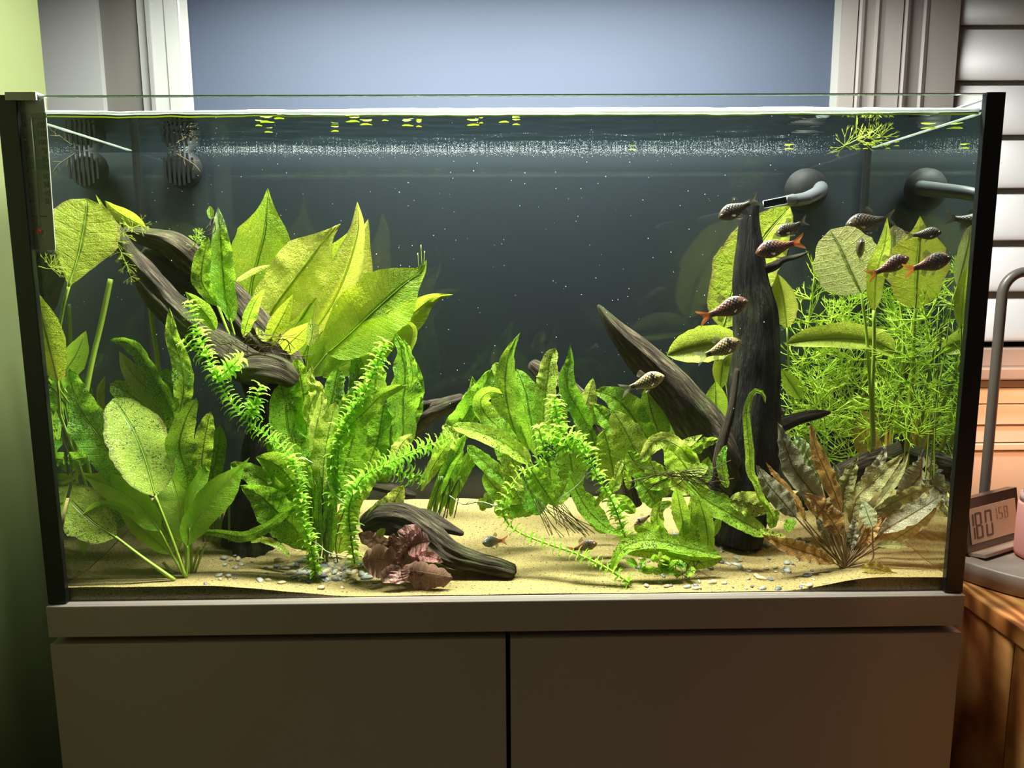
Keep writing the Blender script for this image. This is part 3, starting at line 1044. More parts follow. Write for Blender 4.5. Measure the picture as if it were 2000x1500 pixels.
# tall piece on the left
dw = thing('driftwood', on_sand(500, 1075), 'large arched driftwood log leaning up behind the left plants', 'driftwood')
log('trunk', [(528, 705, .17, 44), (545, 800, .165, 42), (520, 900, .155, 46), (500, 990, .14, 50), (495, 1085, .13, 58)], 'wood_black', dw, 1)
log('upper_branch', [(240, 452, .135, 9), (290, 464, .138, 16), (340, 480, .142, 24), (385, 518, .15, 30), (430, 562, .155, 28), (487, 628, .158, 34), (545, 705, .16, 36), (585, 775, .165, 22)], 'wood_grey', dw, 2)
log('lower_branch', [(205, 436, .10, 11), (226, 455, .10, 14), (255, 505, .105, 20), (300, 560, .11, 27), (352, 615, .115, 30), (410, 668, .12, 32), (480, 715, .125, 34), (530, 735, .13, 26)], 'wood', dw, 3)
log('shaded_hollow_fill', [(285, 485, .16, 16), (330, 528, .165, 44), (390, 580, .17, 56), (450, 645, .172, 58), (510, 715, .17, 52), (525, 770, .165, 40)], 'wood_black', dw, 4)  # dark wood put where a shaded hollow shows between the branches
log('knot', [(470, 722, .105, 22), (505, 718, .102, 28), (545, 725, .105, 26), (575, 745, .115, 18)], 'wood_grey', dw, 5, ridge=0.12)

# upright trunk on the right
dw = thing('driftwood', on_sand(1440, 1050), 'dark upright driftwood trunk with a slanting left branch', 'driftwood')
log('trunk', [(1468, 392, .13, 15), (1464, 430, .13, 19), (1464, 480, .13, 25), (1465, 530, .13, 31), (1474, 600, .13, 40), (1478, 680, .13, 45), (1474, 770, .13, 48), (1470, 870, .13, 53), (1452, 970, .13, 52), (1437, 1065, .125, 48)], 'wood_black', dw, 6, n=40, ridge=0.13, lump=0.08)
log('branch', [(1168, 596, .12, 3.5), (1186, 622, .12, 13), (1212, 654, .122, 22), (1257, 700, .125, 31), (1312, 755, .128, 41), (1362, 825, .13, 48), (1405, 890, .13, 50), (1440, 950, .13, 40)], 'wood_grey', dw, 7, n=36, ridge=0.13, lump=0.08)
log('branch', [(1488, 528, .125, 9), (1512, 519, .12, 9), (1530, 507, .118, 6), (1553, 502, .115, 5), (1578, 493, .11, 2)], 'wood', dw, 8, n=14)
log('branch', [(1500, 838, .12, 16), (1530, 828, .115, 15), (1560, 818, .11, 11), (1595, 810, .105, 9), (1622, 805, .10, 3)], 'wood', dw, 9, n=18)
log('root', [(1440, 720, .095, 5), (1428, 800, .09, 8), (1408, 880, .09, 10), (1395, 950, .09, 9), (1388, 1010, .09, 8)], 'wood_grey', dw, 10, n=14)

dw = thing('driftwood', on_sand(900, 1090), 'weathered driftwood stick lying on the sand beside the red lotus', 'driftwood')
log('stick', [(712, 1030, .09, 22), (750, 1012, .085, 30), (795, 1020, .08, 33), (836, 1046, .072, 31), (880, 1080, .062, 26), (930, 1098, .055, 21), (975, 1108, .05, 19), (1006, 1117, .047, 14)], 'wood_grey', dw, 11, ridge=0.25)
log('side_branch', [(785, 1008, .10, 16), (830, 1010, .095, 17), (868, 1028, .088, 13), (905, 1043, .082, 5)], 'wood', dw, 12, n=18, ridge=0.3)

dw = thing('driftwood', at(737, 950, .13), 'short thin driftwood twig poking out left of the red lotus', 'driftwood')
log('twig', [(725, 948, .13, 8), (765, 956, .125, 10), (812, 968, .12, 5)], 'wood', dw, 13, n=12)
dw = thing('driftwood', at(817, 840, .22), 'grey driftwood branch near the back glass left of centre', 'driftwood')
log('branch', [(790, 850, .22, 22), (830, 810, .215, 20), (868, 792, .21, 17), (906, 777, .205, 10)], 'wood', dw, 14, n=20)
log('stub', [(800, 812, .21, 8), (822, 792, .207, 9), (842, 787, .205, 4)], 'wood', dw, 15, n=12)
dw = thing('driftwood', at(1198, 871, .17), 'driftwood branch rising out of the fern clump in the centre', 'driftwood')
log('branch', [(1036, 710, .20, 12), (1066, 732, .195, 18), (1105, 755, .19, 20), (1150, 800, .18, 20), (1195, 868, .165, 18), (1222, 920, .155, 17), (1238, 990, .15, 16)], 'wood_grey', dw, 16, n=20)
dw = thing('driftwood', at(1618, 936, .12), 'driftwood branch slanting up behind the brown cryptocoryne', 'driftwood')
log('branch', [(1560, 985, .12, 20), (1618, 944, .125, 24), (1675, 912, .13, 23), (1735, 890, .135, 19), (1790, 866, .14, 15), (1812, 856, .142, 11)], 'wood_grey', dw, 17, n=20, ridge=0.15)

# ------------------------------------------------------------------ plants
# sword plant in the front left corner
pl = thing('sword_plant', on_sand(365, 1130), 'bright green sword plant rooted in the front left sand', 'plant')
Y = 0.05
cr = (364, 1132)
leaf(pl, [(221, 778), (233, 795), (260, 840), (283, 897), (303, 968)], 112, 'sword_spot', .035, .085, 'oval', face=-12, stalk=[(335, 1050), cr], sr=3.2, wave=2, fold=.12)
leaf(pl, [(300, 832), (316, 880), (341, 957), (354, 1021), (361, 1060)], 71, 'sword_green', .05, .11, 'acum', face=8, stalk=[(364, 1100), cr], sr=3.2, fold=.3)
leaf(pl, [(150, 922), (205, 944), (258, 975), (290, 1007), (312, 1036)], 60, 'sword_green', .04, .075, 'acum', face=15, stalk=[(340, 1090), cr], sr=2.6, fold=.3)
leaf(pl, [(165, 1085), (157, 1037), (175, 999), (199, 985), (228, 988), (262, 1003)], 18, 'sword_green', .04, .035, 'strap', face=20, rib=False)
leaf(pl, [(109, 944), (143, 983), (183, 1021), (225, 1048)], 92, 'sword_spot', .02, .05, 'oval', face=5, stalk=[(280, 1090), (341, 1133)], sr=3.6, fold=.08)
leaf(pl, [(229, 990), (263, 1021), (301, 1053), (335, 1082)], 36, 'sword_green', .04, .06, 'lance', face=20, stalk=[(352, 1110), cr], sr=2.4)
leaf(pl, [(304, 970), (312, 1010), (330, 1050), (345, 1080)], 56, 'sword_spot', .06, .07, 'oval', face=-10, stalk=[(357, 1110), cr], sr=2.6)
leaf(pl, [(411, 892), (391, 938), (376, 978), (370, 1030)], 34, 'sword_green', .045, .085, 'lance', face=-20, stalk=[(368, 1090), cr], sr=2.2)
leaf(pl, [(488, 893), (437, 951), (400, 994), (374, 1034), (366, 1066)], 63, 'sword_green', .04, .085, 'acum', face=-10, stalk=[(366, 1100), cr], sr=2.8, fold=.3)
for a, b in (((372, 1130), (389, 1068)), ((378, 1126), (401, 1062)), ((352, 1136), (318, 1098)), ((362, 1134), (352, 1085)), ((368, 1132), (366, 1060)), ((374, 1130), (373, 1050))):
    tube('cut_stalk', stem3([a, b], .048, .05, 8), 0.0016, M['stalk'], pl, 6)

# big leaved plant squeezed into the left end
pl = thing('broad_leaf_plant', on_sand(120, 1040), 'broad leaved plant in the left end, its largest leaf, beside the thermometer, standing in for a reflection', 'plant')
leaf(pl, [(171, 388), (164, 440), (152, 500), (134, 560)], 128, 'broad', .035, .06, 'obov', face=0, stalk=[(118, 625), (114, 700), (117, 770), (122, 860), (128, 960), (130, 1020)], sr=4, fold=.1, wave=2, nw=2)  # added in place of a leaf's mirror image in the left pane
leaf(pl, [(66, 565), (86, 635), (101, 695), (113, 745)], 62, 'sword', .018, .016, 'lance', face=10, stalk=[(120, 860), (128, 1000)], sr=3)
leaf(pl, [(80, 688), (100, 712), (114, 745)], 46, 'old', .03, .02, 'oval', stalk=[(122, 850)])
leaf(pl, [(168, 646), (150, 688), (126, 728), (117, 760)], 48, 'sword_green', .05, .06, 'lance', stalk=[(122, 860)])
leaf(pl, [(95, 800), (100, 830), (112, 860)], 26, 'fern', .03, .03, 'oval')
leaf(pl, [(108, 895), (120, 925), (135, 955)], 40, 'olive', .06, .06, 'oval', stalk=[(132, 1010)])
tube('cut_stalk', stem3([(216, 545), (198, 630), (178, 715), (160, 820), (140, 1000)], .09, .06), 0.0030, M['stalk'], pl, 8)
tube('cut_stalk', stem3([(293, 593), (300, 650), (309, 715), (316, 830), (310, 960)], .17, .17), 0.0030, M['stalk'], pl, 8)
leaf(pl, [(205, 392), (222, 408), (245, 423), (284, 444)], 30, 'sword', .16, .14, 'lance', face=20)
leaf(pl, [(187, 380), (206, 415), (228, 462)], 7, 'sword', .095, .09, 'strap', rib=False)
leaf(pl, [(205, 735), (188, 790), (180, 850), (175, 900)], 38, 'olive', .12, .12, 'lance', face=10)
leaf(pl, [(140, 800), (150, 860), (165, 905)], 42, 'old', .10, .08, 'lance')

# ferns ---------------------------------------------------------------------------------
pl = thing('java_fern', on_sand(330, 1045), 'dark speckled java fern behind the front left sword plant', 'plant')
leaf(pl, [(135, 720), (145, 768), (165, 815), (192, 850), (222, 890), (250, 930), (275, 975)], 78, 'fern_dark', .075, .055, 'strap', face=8, wave=7, nw=3.5, stalk=[(310, 1030)])
leaf(pl, [(331, 600), (336, 655), (352, 703), (359, 753), (354, 790), (346, 830)], 40, 'fern', .09, .08, 'lance', wave=6, nw=3, face=5, stalk=[(338, 960), (332, 1040)])
leaf(pl, [(384, 777), (362, 820), (350, 873), (364, 925), (368, 960)], 50, 'fern', .075, .07, 'oval', wave=3, nw=5, face=-8, stalk=[(352, 1040)])
leaf(pl, [(411, 804), (402, 847), (395, 895), (394, 945)], 40, 'fern', .08, .075, 'oval', wave=3, nw=5, face=15, stalk=[(410, 1000), (414, 1060)])
leaf(pl, [(215, 750), (260, 775), (300, 812), (338, 860)], 62, 'fern_dark', .11, .12, 'strap', wave=4, stalk=[(345, 1000)])
leaf(pl, [(233, 686), (256, 727), (285, 757), (320, 795), (345, 830)], 50, 'olive', .12, .115, 'lance', face=-10, stalk=[(350, 990)])
leaf(pl, [(215, 665), (245, 667), (270, 686), (284, 712), (302, 742), (322, 772), (336, 815)], 30, 'fern_dark', .10, .09, 'strap', wave=4, face=30, stalk=[(345, 960)])
leaf(pl, [(172, 893), (140, 900), (105, 925)], 40, 'fern_dark', .05, .05, 'strap', wave=4)
leaf(pl, [(430, 830), (425, 880), (412, 940), (405, 990)], 40, 'fern_dark', .11, .11, 'oval', wave=3)
leaf(pl, [(300, 735), (330, 750), (352, 790)], 55, 'fern_dark', .14, .14, 'oval', wave=4)
leaf(pl, [(255, 850), (280, 900), (300, 960)], 60, 'fern_dark', .10, .10, 'strap', wave=4)
leaf(pl, [(160, 960), (200, 990), (250, 1020)], 60, 'fern_dark', .11, .10, 'strap', wave=4)
for i in range(7):
    x = 392 + i * 9
    tube('leaf_stalk', stem3([(x, 960 + rnd.uniform(-20, 20)), (x + rnd.uniform(-6, 6), 1010), (x + rnd.uniform(-14, 14), 1058)], .10, .10, 8), 0.0016, M['stalk_dark'], pl, 6)

pl = thing('java_fern', at(452, 668, .125), 'upright java fern growing on top of the arched log', 'plant')
leaf(pl, [(426, 404), (431, 465), (435, 526), (440, 575), (449, 622)], 46, 'fern_white', .12, .115, 'lance', face=5, wave=4, nw=3, stalk=[(458, 655)])
leaf(pl, [(410, 402), (412, 428)], 13, 'fern', .118, .118, 'oval', rib=False)
leaf(pl, [(407, 462), (395, 517), (396, 555), (424, 597)], 34, 'fern', .115, .11, 'oval', face=20, wave=3, stalk=[(445, 650)])
leaf(pl, [(414, 500), (415, 550), (428, 600)], 34, 'fern', .125, .125, 'oval', stalk=[(448, 655)])
leaf(pl, [(362, 570), (385, 593), (409, 623), (421, 645)], 34, 'fern', .10, .095, 'lance', face=12)
leaf(pl, [(527, 518), (497, 529), (462, 549)], 11, 'fern_pale', .11, .10, 'strap', rib=False)
leaf(pl, [(518, 563), (498, 590), (483, 629), (476, 657)], 26, 'fern', .115, .10, 'lance', wave=2)
leaf(pl, [(608, 622), (611, 645), (604, 676)], 24, 'fern_pale', .10, .10, 'oval')
leaf(pl, [(500, 640), (510, 655), (520, 668)], 14, 'fern_pale', .10, .10, 'oval', rib=False)
leaf(pl, [(455, 560), (450, 600), (452, 630)], 26, 'fern', .135, .135, 'lance')
for i in range(34):
    a = (rnd.uniform(440, 545), rnd.uniform(655, 690))
    b = (a[0] + rnd.uniform(-55, 70), a[1] + rnd.uniform(-14, 30))
    mid = ((a[0] + b[0]) / 2 + rnd.uniform(-12, 12), (a[1] + b[1]) / 2 + rnd.uniform(-15, 15))
    tube('root', stem3([a, mid, b], .098, .095, 8), rnd.uniform(0.0003, 0.0007), M['root'], pl, 4)
for x, y in ((412, 432), (408, 440), (416, 444), (420, 452)):
    tube('root', stem3([(418, 424), (x, y), (x - rnd.uniform(0, 22), y + rnd.uniform(5, 12))], .113, .11, 8), 0.0006, M['root'], pl, 4)

# large yellow green sword plant behind the log
pl = thing('sword_plant', at(600, 760, .20), 'tall yellow green sword plant rising behind the arched log', 'plant')
leaf(pl, [(523, 367), (521, 410), (516, 455), (503, 505), (490, 560), (484, 625)], 106, 'sword', .20, .19, 'acum', face=-6, fold=.15, wave=2, nw=2, stalk=[(560, 720)])
leaf(pl, [(541, 455), (547, 500), (538, 560), (520, 620)], 48, 'sword', .21, .205, 'lance', face=30)
leaf(pl, [(665, 437), (634, 468), (600, 514), (565, 560), (532, 606), (520, 640)], 108, 'sword_yellow', .175, .165, 'acum', face=8, fold=.15, wave=3, nw=2.5, stalk=[(570, 720)])
leaf(pl, [(684, 450), (655, 500), (630, 555), (598, 605), (560, 665)], 102, 'sword', .20, .20, 'acum', face=-10, fold=.15, stalk=[(590, 740)])
leaf(pl, [(698, 394), (701, 440), (692, 485), (672, 545), (642, 605), (606, 655)], 62, 'sword_yellow', .18, .175, 'lance', face=20, twist=30, stalk=[(595, 740)])
leaf(pl, [(719, 428), (708, 473), (700, 530), (672, 588), (637, 636), (612, 670)], 58, 'sword_yellow', .19, .19, 'lance', face=-12)
leaf(pl, [(833, 508), (822, 530), (788, 556), (732, 606), (680, 655), (640, 690)], 132, 'sword', .17, .165, 'acum', face=6, fold=.12, wave=3, nw=2, stalk=[(600, 740)])
for a, b in (((822, 478), (824, 520)), ((829, 490), (828, 522)), ((816, 494), (818, 524))):
    tube('leaf_tatter', stem3([a, b], .165, .165, 6), 0.0006, M['stalk'], pl, 4)
leaf(pl, [(885, 575), (845, 583), (806, 612), (761, 643), (705, 668), (650, 695)], 69, 'sword', .18, .17, 'acum', face=-8, wave=3, nw=2)
leaf(pl, [(790, 632), (766, 660), (725, 690), (680, 706), (630, 735)], 60, 'sword_green', .185, .175, 'lance', face=12, wave=3)
leaf(pl, [(612, 628), (585, 652), (560, 676), (548, 700)], 40, 'sword', .15, .14, 'lance')
leaf(pl, [(640, 650), (630, 690), (612, 735)], 60, 'sword_green', .20, .195, 'oval', face=10)
leaf(pl, [(625, 600), (610, 650), (590, 700)], 70, 'sword_green', .215, .215, 'oval')
leaf(pl, [(788, 628), (805, 640), (803, 665), (795, 690)], 20, 'sword', .165, .165, 'strap', face=20)
leaf(pl, [(572, 575), (556, 610), (535, 650), (522, 680)], 34, 'sword', .14, .13, 'lance', face=15)

pl = thing('java_fern', on_sand(640, 1090), 'dense ruffled java fern filling the space right of the arched log', 'plant')
q = [
    ([(772, 650), (783, 685), (791, 733), (787, 783), (787, 840), (780, 890)], 56, 'fern_dark', .13, .12, 8),
    ([(803, 690), (812, 740), (806, 800), (795, 850)], 34, 'fern_dark', .15, .14, 6),
    ([(788, 660), (800, 700), (806, 735), (800, 760)], 18, 'fern', .12, .11, 4),
    ([(690, 680), (698, 715), (700, 760), (695, 800)], 36, 'fern_dark', .17, .17, 5),
    ([(630, 758), (627, 793), (617, 837), (610, 890)], 26, 'fern_pale', .10, .09, 4),
    ([(657, 786), (648, 817), (640, 857), (633, 903), (630, 955)], 42, 'fern_pale', .095, .085, 5),
    ([(548, 748), (557, 790), (562, 837), (577, 885), (590, 930)], 78, 'fern', .12, .11, 5),
    ([(578, 700), (590, 750), (596, 800), (600, 850)], 44, 'fern', .125, .115, 5),
    ([(610, 710), (607, 743), (620, 762), (607, 790), (600, 830)], 26, 'fern_pale', .105, .10, 6),
    ([(703, 806), (690, 855), (677, 903), (663, 945), (655, 985)], 70, 'fern_dark', .105, .095, 5),
    ([(798, 752), (752, 767), (717, 800), (684, 832), (655, 866), (640, 900)], 40, 'fern', .085, .075, 6),
    ([(613, 957), (600, 933), (584, 897), (570, 865)], 30, 'fern', .08, .075, 3),
    ([(470, 948), (508, 968), (543, 1000), (578, 1035), (600, 1075)], 72, 'fern_dark', .08, .07, 7),
    ([(500, 893), (533, 903), (562, 928), (590, 970)], 66, 'fern', .09, .085, 5),
    ([(370, 1037), (423, 1040), (477, 1047), (520, 1030), (560, 1000), (590, 985)], 20, 'fern_dark', .065, .05, 3),
    ([(567, 1088), (545, 1067), (512, 1054), (490, 1058)], 13, 'fern_pale', .075, .06, 1),
    ([(733, 872), (722, 903), (708, 940), (695, 980)], 46, 'fern', .085, .08, 4),
    ([(806, 848), (788, 862), (775, 885), (765, 920)], 28, 'fern_pale', .10, .10, 3),
    ([(788, 948), (768, 983), (745, 1022), (728, 1050)], 44, 'fern_pale', .09, .085, 4),
    ([(743, 976), (725, 1005), (715, 1030)], 14, 'fern_pale', .08, .08, 1),
    ([(657, 879), (646, 903), (653, 937), (672, 980)], 18, 'fern', .075, .07, 3),
    ([(750, 783), (745, 820), (738, 860), (725, 910)], 46, 'fern_dark', .12, .115, 5),
    ([(765, 820), (762, 860), (755, 905), (745, 950)], 40, 'fern_dark', .13, .13, 5),
    ([(640, 845), (625, 900), (615, 960), (612, 1030)], 44, 'fern_dark', .11, .105, 4),
    ([(660, 720), (650, 770), (640, 820)], 40, 'fern_dark', .16, .16, 4),
    ([(600, 890), (604, 950), (606, 1030), (610, 1080)], 24, 'fern_dark', .095, .09, 3),
    ([(640, 930), (640, 1000), (636, 1085)], 18, 'fern_dark', .09, .085, 3),
    ([(655, 950), (650, 1010), (646, 1085)], 20, 'fern_dark', .095, .09, 3),
    ([(625, 920), (622, 1000), (626, 1085)], 16, 'fern_dark', .085, .08, 3),
    ([(700, 930), (690, 980), (670, 1040), (660, 1080)], 40, 'fern', .105, .10, 4),
    ([(520, 860), (540, 890), (560, 930), (585, 990)], 52, 'fern_dark', .11, .105, 5),
    ([(450, 905), (490, 925), (530, 950), (570, 990)], 40, 'fern', .085, .08, 5),
    ([(690, 760), (680, 800), (665, 850)], 46, 'fern', .14, .14, 5),
    ([(620, 780), (600, 830), (592, 890)], 48, 'fern_dark', .135, .135, 5),
    ([(735, 700), (735, 745), (725, 790), (712, 840)], 50, 'fern', .15, .145, 5),
    ([(530, 985), (548, 1020), (560, 1060)], 44, 'fern_dark', .09, .085, 4),
]
for pts, w, mt, a, b, wv in q:
    leaf(pl, pts, w * 1.08, mt, a, b, rnd.choice(['strap', 'oval', 'lance']), wave=wv, nw=rnd.uniform(2.5, 4.5), jag=0.06)
for i in range(14):
    x = rnd.uniform(605, 660)
    tube('leaf_stalk', stem3([(x + rnd.uniform(-25, 25), rnd.uniform(930, 1000)), (x, 1050), (x + rnd.uniform(-6, 6), 1098)], .09, .085, 8), 0.0010, M['stalk_dark'], pl, 5)
tube('pale_root', stem3([(637, 932), (648, 960), (673, 984)], .07, .065, 10), 0.0008, M['thread'], pl, 5)
tube('pale_root', stem3([(583, 1043), (620, 1062), (640, 1078), (677, 1088)], .055, .05, 12), 0.0006, M['thread'], pl, 5)
tube('pale_root', stem3([(580, 950), (582, 900), (590, 893), (612, 905)], .075, .07, 10), 0.0005, M['thread'], pl, 5)

pl = thing('java_fern', on_sand(880, 1000), 'narrow drooping java fern with trailing tips left of the centre clump', 'plant')
q = [
    ([(960, 721), (943, 758), (920, 794), (892, 838), (866, 880), (850, 915)], 52, 'fern_dark', .13, .14, 7),
    ([(922, 735), (925, 765), (914, 800), (905, 840)], 34, 'fern', .135, .14, 5),
    ([(835, 1000), (848, 970), (868, 925), (892, 885), (908, 850)], 20, 'fern_dark', .11, .115, 2),
    ([(857, 1010), (865, 975), (882, 925), (905, 880)], 20, 'fern_dark', .105, .11, 2),
    ([(880, 1010), (884, 970), (900, 920), (918, 880)], 18, 'fern', .11, .11, 2),
    ([(848, 1008), (856, 960), (880, 905), (900, 862)], 16, 'fern_dark', .115, .115, 2),
    ([(870, 995), (890, 950), (915, 905), (935, 880)], 26, 'fern_dark', .115, .12, 2),
    ([(822, 960), (838, 925), (862, 885), (885, 855)], 26, 'fern', .12, .12, 3),
    ([(865, 830), (880, 850), (895, 880)], 26, 'fern_pale', .115, .115, 3),
]
for pts, w, mt, a, b, wv in q:
    leaf(pl, pts, w * 1.05, mt, a, b, rnd.choice(['strap', 'lance']), wave=wv, nw=rnd.uniform(2, 4))
for i in range(9):
    x = rnd.uniform(845, 900)
    tube('root', stem3([(x + rnd.uniform(0, 20), 930), (x, 970), (x - rnd.uniform(0, 14), 1012)], .108, .105, 8), 0.0007, M['stalk_dark'], pl, 5)
tube('pale_root', stem3([(878, 968), (905, 985), (940, 980), (975, 992)], .10, .10, 14), 0.0006, M['thread'], pl, 5)
tube('pale_root', stem3([(910, 985), (922, 978), (950, 988), (972, 985)], .10, .10, 14), 0.0005, M['thread'], pl, 5)

pl = thing('java_fern', on_sand(1060, 1010), 'broad bright green java fern clump in the centre of the tank', 'plant')
q = [
    ([(1016, 650), (994, 692), (987, 747), (993, 796), (1008, 849), (1028, 890)], 62, 'fern', .15, .14, 3, 'spear'),
    ([(982, 769), (955, 766), (938, 783), (949, 811), (978, 840), (1012, 880)], 38, 'fern', .135, .12, 3, 'strap'),
    ([(883, 831), (931, 843), (971, 858), (1008, 880), (1035, 903)], 40, 'fern_pale', .12, .10, 4, 'strap'),
    ([(912, 870), (945, 902), (978, 930), (1005, 955)], 34, 'fern', .12, .11, 4, 'strap'),
    ([(1008, 720), (1026, 765), (1033, 805), (1044, 857), (1050, 890)], 54, 'fern', .155, .16, 4, 'oval'),
    ([(1085, 680), (1074, 706), (1070, 739), (1064, 778), (1060, 830)], 42, 'fern_pale', .15, .15, 4, 'strap'),
    ([(1114, 672), (1113, 705), (1107, 734), (1112, 767), (1132, 803), (1154, 840)], 42, 'fern_dark', .14, .14, 4, 'spear'),
    ([(1158, 738), (1150, 772), (1140, 808), (1132, 840)], 40, 'fern_pale', .15, .145, 1, 'lance'),
    ([(1162, 763), (1198, 776), (1228, 804), (1253, 840), (1280, 874)], 58, 'fern', .13, .125, 4, 'oval'),
    ([(1160, 790), (1182, 815), (1205, 840), (1225, 860)], 38, 'fern', .14, .14, 3, 'oval'),
    ([(1263, 756), (1270, 798), (1283, 838), (1292, 875)], 54, 'fern', .14, .14, 1, 'oval'),
    ([(1198, 802), (1222, 842), (1241, 882), (1258, 920)], 66, 'fern_pale', .12, .115, 3, 'oval'),
    ([(968, 708), (975, 740), (985, 775)], 44, 'fern_pale', .19, .19, 2, 'strap'),
    ([(1086, 990), (1064, 958), (1044, 928), (1030, 905)], 42, 'fern', .10, .095, 4, 'lance'),
    ([(1112, 934), (1100, 958), (1086, 985)], 32, 'fern', .10, .10, 3, 'oval'),
    ([(1222, 1048), (1188, 1033), (1154, 1003), (1130, 967), (1112, 920)], 36, 'fern_dark', .10, .095, 3, 'lance'),
    ([(965, 1000), (990, 990), (1020, 985), (1050, 990)], 50, 'fern_dark', .13, .12, 5, 'strap'),
    ([(945, 925), (965, 950), (990, 975), (1020, 1000)], 44, 'fern', .13, .125, 4, 'strap'),
    ([(1010, 760), (1020, 810), (1035, 870)], 60, 'fern_dark', .18, .18, 4, 'oval'),
    ([(1060, 760), (1075, 810), (1085, 870)], 60, 'fern', .17, .17, 4, 'oval'),
    ([(1130, 780), (1150, 830), (1165, 890)], 62, 'fern_dark', .165, .165, 4, 'oval'),
    ([(1180, 840), (1190, 880), (1200, 940)], 56, 'fern', .15, .15, 4, 'strap'),
    ([(960, 830), (985, 870), (1010, 920)], 56, 'fern_dark', .15, .15, 4, 'oval'),
    ([(1100, 850), (1115, 900), (1120, 960)], 60, 'fern_dark', .15, .15, 4, 'oval'),
    ([(1020, 930), (1040, 970), (1055, 1005)], 56, 'fern_dark', .12, .12, 4, 'oval'),
    ([(1070, 890), (1075, 940), (1072, 985)], 46, 'fern', .12, .12, 4, 'strap'),
    ([(1300, 810), (1305, 845), (1300, 880)], 40, 'fern', .155, .155, 2, 'lance'),
    ([(1225, 770), (1240, 800), (1262, 840)], 30, 'fern_dark', .15, .15, 2, 'lance'),
    ([(1140, 960), (1160, 1000), (1185, 1040)], 40, 'fern_dark', .13, .13, 4, 'strap'),
    ([(990, 900), (1002, 940), (1018, 985)], 36, 'fern_pale', .11, .11, 4, 'strap'),
]
for pts, w, mt, a, b, wv, pr in q:
    leaf(pl, pts, w, mt, a, b, pr, wave=wv, nw=rnd.uniform(2, 4), jag=0.04)
for i in range(22):
    x = rnd.uniform(1035, 1090)
    e = (x + rnd.uniform(10, 95), rnd.uniform(1020, 1052))
    tube('root', stem3([(x, 980 + rnd.uniform(-20, 10)), ((x + e[0]) / 2, (980 + e[1]) / 2 + rnd.uniform(-6, 6)), e], .105, .09, 8), 0.0006, M['stalk_dark' if i % 2 else 'root'], pl, 4)
for i in range(8):
    a = (rnd.uniform(940, 960), rnd.uniform(960, 985))
    leaf(pl, [a, (a[0] + rnd.uniform(-6, 6), a[1] + 16)], 15, 'fern', .14, .14, 'round', rib=False)
tube('pale_root', stem3([(1090, 975), (1125, 950), (1150, 920), (1130, 935), (1165, 900)], .09, .085, 16), 0.0004, M['thread'], pl, 4)

